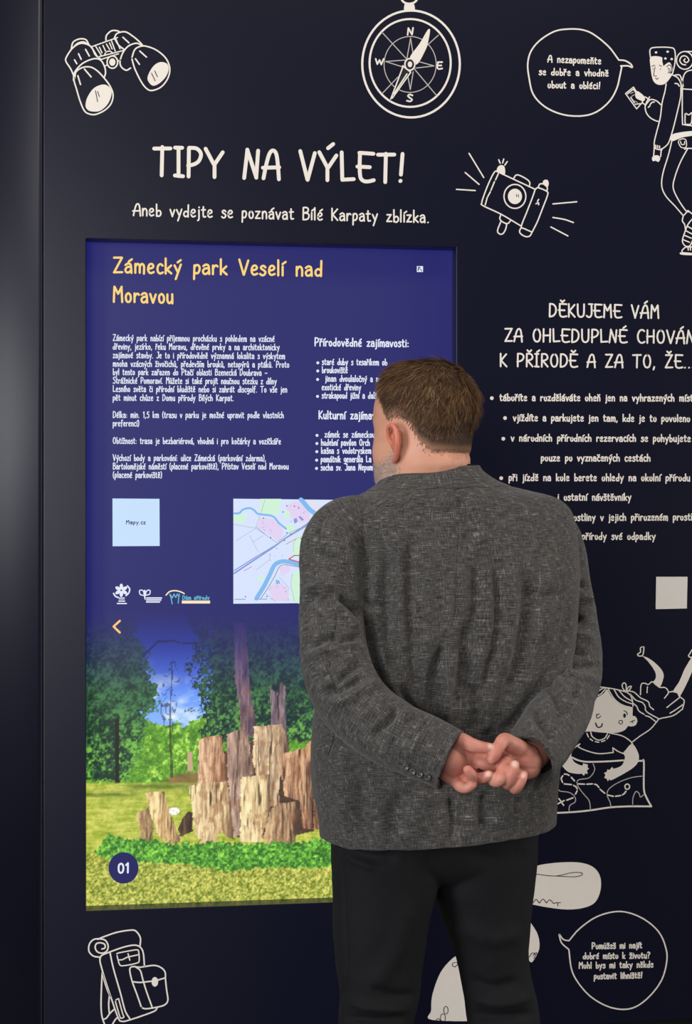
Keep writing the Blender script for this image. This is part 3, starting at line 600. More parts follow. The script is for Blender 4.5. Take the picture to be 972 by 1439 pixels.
block('paragraph', [
    ('Zámecký park nabízí příjemnou procházku s pohledem na vzácné', 158, 479.4, 386, 480.8), ('dřeviny, jezírko, řeku Moravu, dřevěné prvky a na architektonicky', 158, 491.5, 393, 492.6),
    ('zajímavé stavby. Je to i přírodovědně významná lokalita s výskytem', 158, 503.6, 400.8, 505), ('mnoha vzácných živočichů, především brouků, netopýrů a ptáků. Proto', 158, 515.6, 406.6, 517),
    ('byl tento park zařazen do Ptačí oblasti Bzenecká Doubrava –', 158, 527.3, 376, 528.4), ('Strážnické Pomoraví. Můžete si také projít naučnou stezku z dílny', 158, 539.4, 389, 540.4),
    ('Lesního světa či přírodní bludiště nebo si zahrát discgolf. To vše jen', 158, 551.1, 403.9, 552), ('pět minut chůze z Domu přírody Bílých Karpat.', 158, 563.4, 328.9, 564)], 10.2, PW, E_WHITE)
block('paragraph', [('Délka: min. 1,5 km (trasu v parku je možné upravit podle vlastních', 158, 587.5, 399, 588), ('preferencí)', 158, 599.5, 196, 599.5)], 10.2, PW, E_WHITE)
block('paragraph', [('Obtížnost: trasa je bezbariérová, vhodná i pro kočárky a vozíčkáře', 158, 624, 395, 624.8)], 10.2, PW, E_WHITE)
block('paragraph', [('Výchozí body a parkování: ulice Zámecká (parkování zdarma),', 158, 648, 374, 648.5), ('Bartolomějské náměstí (placené parkoviště), Přístav Veselí nad Moravou', 158, 660, 405.7, 660), ('(placené parkoviště)', 158, 672, 228, 672)], 10.2, PW, E_WHITE)
block('subheading', [('Přírodovědné zajímavosti:', 440.9, 487, 575, 488.4)], 13.5, 1.8, E_WHITE)
block('bullet_list', [('staré duby s tesaříkem ob', 451.7, 513.2, 532.7, 513.8, 'staré duby s tesaříkem', 446.4), ('broukoviště', 451.7, 524.6, 488.8, 524.9, None, 446.3), ('jinan dvoulaločný a ne', 456.2, 536.6, 524, 537.2, 'jinan dvoulaločný a', 446.1),
    ('exotické dřeviny', 451.5, 548.8, 507.6, 549), ('strakapoud jižní a další', 451.5, 560.4, 531.5, 560.6, None, 446)], 10.4, 1.3, E_WHITE)
block('subheading', [('Kulturní zajímavosti:', 446.7, 589.4, 523, 590, 'Kulturní zajíma')], 13.5, 1.8, E_WHITE)
block('bullet_list', [('zámek se zámeckou', 455.5, 615.2, 527, 615.4, None, 445.3), ('hudební pavilon Orch', 450.5, 626.6, 520, 626.8, None, 445.1), ('kašna s vodotryskem', 450.5, 638, 522, 638, None, 445), ('památník generála La', 450, 650, 522, 650, None, 444.8), ('socha sv. Jana Nepom', 450, 661.6, 524, 661.4, None, 444.6)], 10.4, 1.3, E_WHITE)
# map
fl = FS(); og = (320, 690); SM = 130 / 972
E_FIELD = glow('map_field', (214, 226, 252)); E_GREEN = glow('map_green', (206, 240, 214)); E_RIV = glow('map_river', (128, 184, 236)); E_PINK = glow('map_pink', (226, 208, 240))
E_ROAD = glow('map_road', (150, 168, 200)); E_RED = glow('map_red', (196, 84, 92)); E_RAIL = glow('map_rail', (132, 150, 216)); E_DARK = glow('map_dark', (70, 84, 120)); E_LINE = glow('map_line', (172, 180, 208)); E_SAND = glow('map_sand', (248, 218, 200))
def poly(fl, s_, mat, lay, smooth=False):
    a = np.array(s_.split(), float).reshape(-1, 2) * SM + og; fl.fill(a, mat, lay, smooth, 5)
fl.fill([(327.8, 700.8), (520, 703), (520, 846.8), (327.8, 848.4)], E_FIELD, 0, False)
poly(fl, '340 82 560 82 540 240 400 250 330 215', E_GREEN, 1); poly(fl, '600 360 680 340 720 420 640 440', E_GREEN, 1); poly(fl, '600 200 660 220 640 290 590 280', E_GREEN, 1)
poly(fl, '700 500 860 470 1000 520 1000 740 820 690 690 690', E_GREEN, 1, True); poly(fl, '690 860 800 830 1000 840 1000 1165 690 1165 665 1000', E_GREEN, 1, True); poly(fl, '310 900 350 880 380 920 330 950', E_GREEN, 1); poly(fl, '60 250 200 240 180 340 60 330', E_GREEN, 1)
poly(fl, '340 280 500 300 590 420 540 530 310 380', E_PINK, 1); poly(fl, '720 100 860 200 860 330 700 330 600 160', E_PINK, 1); poly(fl, '540 800 640 780 660 830 560 900', E_PINK, 1); poly(fl, '420 1030 520 940 640 1030 640 1160 480 1150', E_PINK, 1)
poly(fl, '500 930 540 940 550 970 510 980', E_RIV, 2); poly(fl, '690 300 720 280 735 320 700 345', E_RAIL, 2); poly(fl, '740 270 760 262 800 300 780 315', E_RAIL, 2)
W_ = lambda s_, w_, m_, lay=2: fl.draw(s_, w_, m_, og, SM, lay)
W_('~66 235 120 232 160 195 230 180 280 205 320 240 450 258 500 290 540 340 610 395', 2.8, E_RIV, 3)
W_('~768 92 800 125 850 185 900 225 980 270', 6.5, E_RIV, 3); W_('862 96 980 270;892 96 1010 250', 1.3, E_SAND, 3)
W_('66 866 480 590 600 500 960 270', 2.2, E_RAIL, 3); W_('66 837 330 670 480 585', 1.4, E_RAIL, 3); W_('300 690 600 505 960 290', 1.0, E_ROAD, 4); W_('530 530 640 440 760 390 960 250', .8, E_ROAD, 4)
W_('~300 1130 380 1000 440 880 490 780 560 742 640 745 740 770 1000 820', 6.0, E_RIV, 3); W_('~340 1140 420 1020 490 900 540 800 600 775 700 790 1000 850', .7, E_DARK, 4)
W_('390 90 350 230 290 390;290 390 520 545;60 350 290 390;90 520 290 395;260 540 370 470;230 470 320 640', .7, E_LINE, 4); W_('300 380 410 470 520 545', .9, E_ROAD, 4)
W_('640 715 700 677 980 677;640 715 820 768 980 800', 1.5, E_RED, 5); W_('610 560 720 500;170 840 250 795', .7, E_RED, 4)
W_('540 905 650 1030;400 1080 500 1160;~680 870 665 980 700 1160;~690 640 690 560 720 500 780 480;300 830 440 720 450 660', .7, E_LINE, 4)
for bx, by in ((745, 180), (580, 220), (375, 285), (620, 440), (662, 452), (700, 160), (620, 155), (760, 985), (770, 500), (185, 1110), (410, 1108), (450, 490), (595, 520)): fl.ellipse(320 + bx * SM, 690 + by * SM, 1.0, .9, E_DARK, 5, n=10)
for k in range(46):
    bx, by = [(rng.uniform(350, 520), rng.uniform(310, 440)), (rng.uniform(610, 850), rng.uniform(110, 330)), (rng.uniform(430, 640), rng.uniform(990, 1150)), (rng.uniform(400, 640), rng.uniform(600, 800))][k % 4]
    fl.ellipse(320 + bx * SM, 690 + by * SM, rng.uniform(.6, 1.4), rng.uniform(.5, 1.0), E_LINE if k % 3 else E_PINK, 3, rot=.6, n=6)
W_('75 1138 180 1138;300 1136 410 1136', 1.3, E_ROAD, 5)
fl.build('map_picture', scr, 'pale street map with blue rivers')
# blank code tile with its small caption
fl = FS(); fl.fill([(158, 700.5), (224, 701), (224.3, 767.2), (158.2, 767.6)], E_PALE, 0, False)
write(fl, 'Mapy.cz', 176.5, 737, 205, 737, 6.5, 1.0, E_NAVY, lay=2); o = fl.build('code_tile', scr, 'blank pale square tile reading Mapy.cz')
# logos
og = (150, 820); SL = 150 / 972
fl = FS()
for k in range(6):
    a = R(30 + 60 * k); c, s_ = math.cos(a), math.sin(a); fl.ellipse(150 + (132 + 34 * c) * SL, 820 + (62 + 34 * s_) * SL, 4.2, 2.4, E_WHITE, 1 + k, rot=a, n=16)
fl.draw('~188 22 208 50 200 85 175 110;~62 90 78 115 105 128', 2.0, E_WHITE, og, SL); fl.draw('100 130 162 130;112 142 160 142', 1.0, E_WHITE, og, SL, 2); fl.draw('110 160 162 160;96 182 178 182', 1.7, E_WHITE, og, SL, 2); fl.build('flower_logo', scr, 'white flower logo')
fl = FS(); fl.draw('~345 130 340 110 305 100 298 66 325 62 345 95 345 130;~345 130 352 108 388 98 394 66 370 62 348 95', 1.5, E_WHITE, og, SL); fl.draw('@345 56 360 85 347 112 332 85', 1, E_WHITE, og, SL, 2); fl.draw('345 110 348 142', 1.6, E_WHITE, og, SL)
fl.draw('362 132 498 132;362 150 492 150;362 168 480 168', 1.9, E_WHITE, og, SL, 2); fl.build('leaf_logo', scr, 'white sprouting leaf logo')
fl = FS(); fl.draw('~540 105 570 75 620 65 670 75 705 92', 1.8, E_CREAM, og, SL); fl.draw('~572 98 585 130 595 185;575 98 598 130;598 130 612 95;612 95 628 128;628 128 642 95;642 95 655 118;~662 95 655 130 650 178', 1.5, E_TEAL, og, SL)
write(fl, 'Dům přírody', 150 + 684 * SL, 820 + 150 * SL, 150 + 938 * SL, 820 + 150 * SL, 6.8, 1.25, E_TEAL); fl.fill([(150 + 683 * SL, 820 + 155 * SL), (150 + 940 * SL, 820 + 155 * SL), (150 + 940 * SL, 820 + 182 * SL), (150 + 683 * SL, 820 + 182 * SL)], E_CREAM, 0, False); fl.build('house_logo', scr, 'teal and cream roof logo reading Dům přírody')
fl = FS(); fl.draw('118 340 62 392;62 392 118 446', 3.0, E_ORANGE, og, SL, 3); fl.build('arrow_icon', scr, 'orange back arrow')
fl = FS(); fl.fill([(585.5, 374), (594.2, 374), (594.2, 382.2), (585.5, 382.2)], E_WHITE, 0, False); fl.draw('587.4 375.5 587.4 380.5;587.4 375.5 590 375.5;590 375.5 588.4 378.6;590.5 378 592.6 381', 1.0, E_NAVY, (0, 0), 1, 2); fl.build('language_icon', scr, 'tiny white language icon')
fl = Flat(SY, 0.0012); fl.ellipse(173.5, 1219.7, 21, 22, E_NAVY, 0, n=48); o = fl.build('number_badge', scr, 'round navy badge with white number')
fl = Flat(SY, 0.0020); write(fl, '01', 164.5, 1228, 182.5, 1227.4, 17, 2.6, E_WHITE); fl.build('digits', o)

# ------------------------------------------------------------------ the man
def orient(verts, faces):
    """quads/tris turned so that the normals point outward (away from the local middle)"""
    bm = bmesh.new(); vs = [bm.verts.new(p) for p in verts]
    for q in faces:
        try: bm.faces.new([vs[i] for i in q])
        except ValueError: pass
    bmesh.ops.recalc_face_normals(bm, faces=bm.faces); bm.verts.index_update()
    cen = np.asarray(verts).mean(0); sc_ = sum(q.normal.dot(q.calc_center_median() - Vector(cen)) * q.calc_area() for q in bm.faces)
    if sc_ < 0: bmesh.ops.reverse_faces(bm, faces=bm.faces)
    out = [[v_.index for v_ in q.verts] for q in bm.faces]; bm.free(); return out
def vnormals(v, f):
    v = np.asarray(v); n = np.zeros_like(v)
    q4 = np.array([q for q in f if len(q) == 4]); q3 = np.array([q for q in f if len(q) == 3])
    for q in (q4, q3):
        if len(q) == 0: continue
        c = np.cross(v[q[:, 1]] - v[q[:, 0]], v[q[:, 2]] - v[q[:, 0]]) if q.shape[1] == 3 else np.cross(v[q[:, 2]] - v[q[:, 0]], v[q[:, 3]] - v[q[:, 1]])
        for k in range(q.shape[1]): np.add.at(n, q[:, k], c)
    return n / np.maximum(np.linalg.norm(n, axis=1), 1e-12)[:, None]
def resample(rows, n):
    """smooth rows of ring parameters to n rows"""
    rows = np.asarray(rows, float); d = catmull(rows, 24)
    s_ = np.r_[0, np.cumsum(np.linalg.norm(np.diff(d[:, :6], axis=0), axis=1) + 1e-9)]
    t = np.linspace(0, s_[-1], n); return np.stack([np.interp(t, s_, d[:, k]) for k in range(d.shape[1])], 1)
def ring_loft(rows, n, m, closed_top=False, closed_bot=False, e=2.0, per=1.3, inward=None):
    """rows: left xyz, right xyz, depth back, depth front.  Returns verts, faces, uv"""
    d = resample(rows, n); L, Rr, bb, bf = d[:, :3], d[:, 3:6], d[:, 6], d[:, 7]
    C = (L + Rr) / 2; A = (Rr - L) / 2
    D = np.c_[A[:, 1], -A[:, 0], np.zeros(n)]; D /= np.linalg.norm(D, axis=1)[:, None]
    t = np.linspace(0, 2 * np.pi, m, endpoint=False); c, s_ = np.cos(t), np.sin(t)
    cc = np.sign(c) * np.abs(c) ** (2 / e); ss = np.sign(s_) * np.abs(s_) ** (2 / e)
    dep = np.where(ss[None, :] > 0, bb[:, None], bf[:, None]) * ss[None, :]
    V = C[:, None] + A[:, None] * cc[None, :, None] + D[:, None] * dep[..., None]
    ln = np.r_[0, np.cumsum(np.linalg.norm(np.diff(C, axis=0), axis=1))]
    uv = np.stack(np.broadcast_arrays((t / (2 * np.pi) * per)[None, :], ln[:, None]), -1)
    V = V.reshape(-1, 3); uv = uv.reshape(-1, 2); F = []
    for i in range(n - 1):
        for j in range(m):
            k = (j + 1) % m; F.append([i * m + j, i * m + k, (i + 1) * m + k, (i + 1) * m + j])
    V = list(map(tuple, V)); uv = list(map(tuple, uv))
    for end, on in ((0, closed_top), (n - 1, closed_bot)):
        if on:
            c_ = C[end]; V.append(tuple(c_)); uv.append(uv[end * m]); k0 = len(V) - 1
            for j in range(m): F.append([end * m + j, k0, end * m + (j + 1) % m])
    return np.array(V), F, np.array(uv)
def rowpx(xl, yl, xr, yr, Yl, Yr, bb, bf):
    return list(P(xl, yl, Yl)) + list(P(xr, yr, Yr)) + [bb, bf]
def tube(joints, n=24, m=16, cap=True, e=2.0, per=0.4, flat=1.0, up=(0, -1, 0.15)):
    """joints: x y z r (world); smooth round tube with rounded ends"""
    j = np.asarray(joints, float); d = catmull(j, 16)
    s_ = np.r_[0, np.cumsum(np.linalg.norm(np.diff(d[:, :3], axis=0), axis=1))]
    t = np.linspace(0, s_[-1], n); c = np.stack([np.interp(t, s_, d[:, k]) for k in range(4)], 1)
    T = np.gradient(c[:, :3], axis=0); T /= np.linalg.norm(T, axis=1)[:, None]
    cen, rad, tan, ln = c[:, :3], c[:, 3], T, t
    if cap:
        a = np.linspace(80, 15, 5); r0, r1 = rad[0], rad[-1]
        cen = np.vstack([cen[0] - np.outer(np.sin(np.radians(a)), T[0]) * r0, cen, cen[-1] + np.outer(np.sin(np.radians(a[::-1])), T[-1]) * r1])
        rad = np.r_[np.cos(np.radians(a)) * r0, rad, np.cos(np.radians(a[::-1])) * r1]
        tan = np.vstack([np.repeat(T[:1], 5, 0), T, np.repeat(T[-1:], 5, 0)]); ln = np.r_[np.zeros(5), t, np.full(5, t[-1])]
    N = len(cen); up = np.array(up, float)
    th = np.linspace(0, 2 * np.pi, m, endpoint=False); V = []
    side = np.cross(tan[0], up); side /= np.linalg.norm(side)
    for i in range(N):
        side = side - tan[i] * (side @ tan[i]); side /= np.linalg.norm(side); u = np.cross(side, tan[i])
        V.append(cen[i] + rad[i] * (np.cos(th)[:, None] * side + flat * np.sin(th)[:, None] * u))
    V = np.vstack(V); F = []
    for i in range(N - 1):
        for k in range(m): F.append([i * m + k, i * m + (k + 1) % m, (i + 1) * m + (k + 1) % m, (i + 1) * m + k])
    uv = np.stack(np.broadcast_arrays((th / (2 * np.pi) * per)[None, :], ln[:, None]), -1).reshape(-1, 2)
    if cap:
        V = np.vstack([V, cen[0], cen[-1]]); uv = np.vstack([uv, uv[0], uv[-1]]); b0 = len(V) - 2
        for k in range(m): F.append([k, b0, (k + 1) % m]); F.append([(N - 1) * m + k, (N - 1) * m + (k + 1) % m, b0 + 1])
    return V, F, uv
def segdist(px, py, poly):
    best = np.full(px.shape, 1e9); par = np.zeros(px.shape); k = len(poly) - 1
    for i in range(k):
        a, b_ = poly[i], poly[i + 1]; d = b_ - a; L2 = d @ d + 1e-9
        t = np.clip(((px - a[0]) * d[0] + (py - a[1]) * d[1]) / L2, 0, 1)
        q = np.hypot(px - a[0] - t * d[0], py - a[1] - t * d[1]); m = q < best
        best = np.where(m, q, best); par = np.where(m, (i + t) / k, par)
    return best, par
def folds(V, F, spec, gain=2.2):
    """raise (+) or sink (-) soft folds along drawn lines on the side of the cloth they lie on"""
    n = vnormals(V, F); view = CAM - V; view /= np.linalg.norm(view, axis=1)[:, None]
    fc = np.clip((n * view).sum(1) * 2.0, 0, 1); px, py = proj(V); off = np.zeros(len(V))
    for s_, wd, amp in spec:
        poly = catmull(np.array(s_.split(), float).reshape(-1, 2), 5)
        d, t = segdist(px, py, poly); tp = np.clip(np.minimum(t, 1 - t) * 5 + .12, 0, 1)
        off += gain * amp * np.exp(-(d / wd) ** 2) * tp
    return V + n * (off * fc)[:, None]
def join(parts):
    V, F, U, o_ = [], [], [], 0
    for v_, f_, u_ in parts:
        V.append(np.asarray(v_)); F += [[i + o_ for i in q] for q in f_]; U.append(np.asarray(u_)); o_ += len(v_)
    return np.vstack(V), F, np.vstack(U)
def remeshed(V, F, voxel, smooth_it=2):
    """fuse overlapping closed shells into one continuous surface"""
    me = bpy.data.meshes.new('tmp'); me.from_pydata(np.asarray(V).tolist(), [], [tuple(q) for q in F])
    o = bpy.data.objects.new('tmp', me); COL.objects.link(o)
    m = o.modifiers.new('r', 'REMESH'); m.mode = 'VOXEL'; m.voxel_size = voxel; m.adaptivity = 0
    if smooth_it: s_ = o.modifiers.new('s', 'SMOOTH'); s_.factor = 0.5; s_.iterations = smooth_it
    dg = bpy.context.evaluated_depsgraph_get(); r = bpy.data.meshes.new_from_object(o.evaluated_get(dg))
    v_ = np.zeros(len(r.vertices) * 3); r.vertices.foreach_get('co', v_); f_ = [list(p.vertices) for p in r.polygons]
    bpy.data.objects.remove(o); bpy.data.meshes.remove(me); bpy.data.meshes.remove(r)
    return v_.reshape(-1, 3), f_

YB = -0.56                                           # how far the man stands from the wall
def p3(px, py, Y, r): return list(P(px, py, Y)) + [r]

# ---- head, in its own frame: a = half width, f = front, b = back, at height u above the chin
HEAD_YAW = R(36)
HF = np.array([-math.sin(HEAD_YAW), math.cos(HEAD_YAW), 0]); HL = np.array([-math.cos(HEAD_YAW), -math.sin(HEAD_YAW), 0])
HC = P(594, 690, YB - 0.005)                          # axis of the head at chin height
def head_pt(f, l, u): return HC + np.multiply.outer(f, HF) + np.multiply.outer(l, HL) + np.multiply.outer(u, np.array([0, 0, 1.0]))
HT = np.array([  # u, a, f, b
    (-0.075, .066, .046, .060), (-0.04, .063, .050, .062), (-0.015, .063, .066, .066), (0.0, .066, .084, .069), (.015, .070, .094, .073), (.035, .074, .096, .080), (.06, .0765, .094, .087),
    (.08, .076, .093, .089), (.10, .0765, .092, .093), (.12, .077, .094, .096), (.145, .0775, .095, .0975), (.165, .076, .091, .095), (.185, .071, .082, .087), (.20, .063, .071, .076), (.213, .050, .056, .060), (.222, .034, .038, .042), (.2265, .012, .013, .014)])
_d = catmull(HT, 12)
def head_surface(az, u):
    """az: 0 = face, 90 = left ear, 180 = back; returns f, l"""
    a, f_, b_ = (np.interp(u, _d[:, 0], _d[:, k]) for k in (1, 2, 3))
    c, s_ = np.cos(az), np.sin(az); e = 2 / 2.25
    cc = np.sign(c) * np.abs(c) ** e; ss = np.sign(s_) * np.abs(s_) ** e
    f = np.where(c > 0, f_, b_) * cc; l = a * ss
    w_ = np.abs((az + np.pi) % (2 * np.pi) - np.pi)
    gs = lambda x, m, sd: np.exp(-((x - m) / sd) ** 2)
    f = f + .024 * gs(w_, 0, .15) * gs(u, .080, .013) + .013 * gs(w_, 0, .12) * gs(u, .100, .017)            # nose
    f = f + .006 * gs(w_, .35, .3) * gs(u, .128, .010) - .009 * gs(w_, .38, .17) * gs(u, .112, .010)          # brow, sockets
    f = f + .006 * gs(w_, 0, .3) * gs(u, .048, .006) - .003 * gs(w_, 0, .3) * gs(u, .0425, .003) + .006 * gs(w_, 0, .3) * gs(u, .036, .006)  # lips
    f = f + .006 * gs(w_, 0, .35) * gs(u, .012, .014)                                                         # chin
    bulge = .004 * gs(w_, .85, .35) * gs(u, .075, .02); f = f + bulge * np.cos(az); l = l + bulge * np.sin(az) # cheek
    roll = .004 * gs(u, .045, .012) * np.clip(-c, 0, 1); f = f - roll                                          # fold of the nape
    crease = .004 * gs(u, .066, .006) * np.clip(-c, 0, 1); f = f + crease
    return f, l
us = np.linspace(-.075, .2262, 150); azs = np.linspace(0, 2 * np.pi, 144, endpoint=False)
UU, AA = np.meshgrid(us, azs, indexing='ij'); f_, l_ = head_surface(AA, UU)
hv = head_pt(f_.ravel(), l_.ravel(), UU.ravel()); N_, M_ = UU.shape; hf = []
for i in range(N_ - 1):
    for j in range(M_): k = (j + 1) % M_; hf.append([i * M_ + j, i * M_ + k, (i + 1) * M_ + k, (i + 1) * M_ + j])
hv = np.vstack([hv, head_pt(0, 0, -.08), head_pt(0, 0, .227)])
for j in range(M_): k = (j + 1) % M_; hf.append([j, len(hv) - 2, k]); hf.append([(N_ - 1) * M_ + j, (N_ - 1) * M_ + k, len(hv) - 1])
parts = [(hv, hf, np.zeros((len(hv), 2)))]
# ears: rim, lobe and bowl, fused into the head
for sd in (1, -1):
    def ep(f, out, u): return list(head_pt(np.array(f), np.array(sd * (.0745 + out * (1 if sd > 0 else .55))), np.array(u)))
    e0 = -.010; zc = .083
    rim = [(e0 + .010, .003, zc - .006), (e0 + .016, .008, zc + .012), (e0 + .010, .015, zc + .028), (e0 - .006, .021, zc + .032), (e0 - .018, .025, zc + .022), (e0 - .021, .025, zc + .004), (e0 - .015, .020, zc - .014), (e0 - .006, .013, zc - .026), (e0 + .002, .008, zc - .031)]
    parts.append(tube([ep(*q) + [r_] for q, r_ in zip(rim, (.0035, .0040, .0042, .0044, .0046, .0046, .0050, .0056, .0050))], 40, 12))
    parts.append(tube([ep(e0 + .004, .001, zc + .018) + [.008], ep(e0 - .006, .010, zc + .010) + [.0125], ep(e0 - .006, .010, zc - .008) + [.0105], ep(e0 - .002, .006, zc - .020) + [.007]], 20, 14, flat=.6, up=tuple(HL)))
    parts.append(tube([ep(e0 - .001, .012, zc + .022) + [.0030], ep(e0 - .011, .018, zc + .014) + [.0036], ep(e0 - .012, .018, zc - .004) + [.0036], ep(e0 - .004, .012, zc - .014) + [.003]], 20, 10))
    parts.append(tube([ep(e0 + .010, .002, zc + .002) + [.0035], ep(e0 + .006, .008, zc - .005) + [.0036], ep(e0 + .004, .006, zc - .012) + [.003]], 12, 10))
# trunk, arms and legs under the clothes
trunk = [rowpx(540, 690, 668, 686, YB - .02, YB + .02, .055, .05), rowpx(510, 730, 760, 722, YB - .03, YB + .03, .075, .085), rowpx(492, 800, 790, 795, YB - .03, YB + .03, .095, .115), rowpx(485, 900, 785, 900, YB - .03, YB + .03, .105, .13),
         rowpx(470, 1000, 770, 1000, YB - .03, YB + .03, .10, .15), rowpx(474, 1100, 748, 1095, YB - .03, YB + .03, .088, .11), rowpx(490, 1170, 728, 1165, YB - .03, YB + .03, .066, .08), rowpx(520, 1215, 705, 1212, YB - .03, YB + .03, .04, .05)]
parts.append(ring_loft(trunk, 60, 64, True, True))
ARM_L = [(520, 745, -.60, .034), (490, 760, -.61, .038), (470, 800, -.622, .038), (466, 870, -.65, .036), (470, 920, -.675, .036), (484, 965, -.705, .038), (512, 1003, -.74, .036), (550, 1030, -.775, .034), (592, 1049, -.805, .030), (634, 1069, -.823, .027)]
ARM_R = [(748, 750, -.50, .032), (772, 765, -.497, .034), (788, 810, -.49, .034), (797, 860, -.49, .033), (802, 905, -.50, .034), (800, 945, -.535, .036), (790, 985, -.60, .035), (775, 1020, -.675, .033), (757, 1049, -.745, .029), (738, 1071, -.79, .027)]
for A_ in (ARM_L, ARM_R): parts.append(tube([p3(*q) for q in A_], 60, 28))
LEG_L = [(545, 1200, -.575, .066), (535, 1290, -.575, .062), (533, 1400, -.57, .054), (530, 1480, -.57, .048), (531, 1560, -.565, .050), (533, 1700, -.56, .042), (534, 1810, -.56, .034), (534, 1828, -.56, .034)]
LEG_R = [(678, 1200, -.545, .064), (686, 1290, -.545, .060), (701, 1400, -.54, .054), (705, 1480, -.54, .048), (705, 1560, -.535, .050), (703, 1700, -.53, .042), (702, 1806, -.53, .034), (702, 1824, -.53, .034)]
for A_ in (LEG_L, LEG_R): parts.append(tube([p3(*q) for q in A_], 60, 28))
# hands, clasped behind the back
fing = []
K = -.015
def fg(*j): fing.append(tube([p3(a, b_, c + K, r_) for a, b_, c, r_ in j], 28, 16))
# left hand, palm turned to the viewer
fg((628, 1056, -.800, .018), (650, 1048, -.802, .016), (671, 1060, -.796, .012))
fg((626, 1066, -.800, .022), (650, 1066, -.797, .020), (669, 1070, -.797, .0135))
fg((626, 1074, -.800, .022), (646, 1079, -.797, .019), (664, 1086, -.797, .0135))
fg((624, 1082, -.802, .018), (640, 1092, -.801, .015), (652, 1097, -.800, .011))
fg((638, 1041, -.812, .0125), (648, 1041, -.820, .0135), (663, 1047, -.830, .0118), (676, 1050, -.834, .0102), (687, 1051, -.836, .0088))      # thumb
fg((667, 1064, -.800, .0112), (678, 1073, -.814, .0100), (688, 1078, -.815, .0096), (698, 1080, -.810, .0090))                                 # forefinger
fg((660, 1083, -.802, .0112), (668, 1093, -.820, .0102), (679, 1093, -.832, .0096), (687, 1089, -.838, .0084))                                 # middle finger
fg((650, 1090, -.802, .0108), (664, 1098, -.826, .0100), (662, 1089, -.846, .0090), (657, 1082, -.850, .0080))                                 # ring finger
fg((640, 1098, -.804, .0102), (648, 1106, -.822, .0094), (656, 1107, -.836, .0088), (663, 1103, -.842, .0080))                                 # little finger
# right hand, fingers curled up round the left
fg((742, 1062, -.780, .020), (730, 1056, -.786, .018), (717, 1054, -.790, .013))
fg((744, 1070, -.780, .022), (731, 1070, -.786, .020), (718, 1069, -.790, .014))
fg((744, 1078, -.780, .020), (733, 1082, -.786, .018), (724, 1085, -.790, .013))
fg((730, 1052, -.792, .0150), (718, 1046, -.808, .0148), (708, 1040, -.824, .0122), (701, 1049, -.836, .0108), (695, 1060, -.840, .0098), (691, 1067, -.840, .0082))  # thumb
fg((714, 1056, -.790, .0110), (700, 1060, -.798, .0100), (688, 1062, -.804, .0094), (681, 1063, -.806, .0084))                                 # forefinger
fg((713, 1068, -.796, .0112), (708, 1074, -.826, .0108), (704, 1092, -.844, .0112), (697, 1098, -.836, .0100), (690, 1096, -.822, .0085))      # middle finger
fg((720, 1082, -.796, .0110), (713, 1100, -.820, .0106), (716, 1096, -.842, .0104), (720, 1084, -.848, .0098), (723, 1075, -.846, .0084))      # ring finger
fg((728, 1088, -.796, .0104), (723, 1107, -.818, .0098), (727, 1104, -.838, .0098), (732, 1096, -.842, .0092), (735, 1089, -.840, .0078))      # little finger
V, F, _ = join(parts + fing); F = orient(V, F)
BV, BF = remeshed(V, F, 0.0021, 2)
# skin: paler grey stubble on the jaw, ruddier ears and hands
rel = BV - HC; hf_, hl_, hu_ = rel @ HF, rel @ HL, rel[:, 2]; haz = np.abs(np.arctan2(hl_, hf_))
nz = value_noise(BV[:, 0] * 90 + BV[:, 1] * 50 + 100, BV[:, 2] * 90 + 100, 3); nf = value_noise(BV[:, 0] * 700 + BV[:, 1] * 500 + 1000, BV[:, 2] * 700 + 1000, 5)
tint = np.tile(lin((198, 138, 110)), (len(BV), 1)); tint = mixc(tint, lin((210, 154, 128)), nz)
ishead = hu_ > -.03
jaw = np.interp(haz, [0, .5, 1.0, 1.4, 1.62, 1.75], [.060, .058, .052, .064, .085, -.2])
beard = ishead * np.clip((jaw - hu_) / .012, 0, 1) * np.clip((1.78 - haz) / .12, 0, 1)
tint = mixc(tint, mixc(np.tile(lin((178, 150, 134)), (len(BV), 1)), lin((122, 104, 96)), (nf - .4) * 1.5), beard * .85)
ear_m = (hu_ > .045) & (hu_ < .125) & (np.abs(hl_) > .0790) & (np.abs(hf_ + .012) < .03) & ishead
tint = mixc(tint, lin((204, 112, 90)), ear_m * .8)
hand = (BV[:, 1] < -.77) & (BV[:, 2] < 1.12) & (BV[:, 2] > .85)
tint = mixc(tint, mixc(np.tile(lin((188, 116, 100)), (len(BV), 1)), lin((204, 142, 122)), nz), hand * 1.0)
# finger nails where they face the viewer
for a, b_, Y_, r_ in ((723.5, 1074, -.87, .0055), (735, 1089.5, -.866, .005), (687, 1088.5, -.866, .0055), (690, 1049, -.862, .005)):
    c = P(a, b_, Y_); m = np.exp(-(np.linalg.norm((BV - c) * [1, .35, 1], axis=1) / r_) ** 4); tint = mixc(tint, lin((232, 190, 174)), m * .8)
lips = ishead * np.exp(-((hu_ - .042) / .008) ** 2) * np.exp(-(haz / .33) ** 2); tint = mixc(tint, lin((180, 100, 90)), lips * .7)
foot = P(617, 1859, YB); foot[2] = 0.0
M_SKIN = attr_mat('skin', 0.52, 0.35, bump=0.25, bscale=500, sss=0.12)
man = mesh_obj('person', BV, BF, M_SKIN, loc=tuple(foot), smooth=True, tint=tint)
tag(man, 'man in grey tweed blazer and black trousers, hands clasped behind his back, facing the screen', 'person')
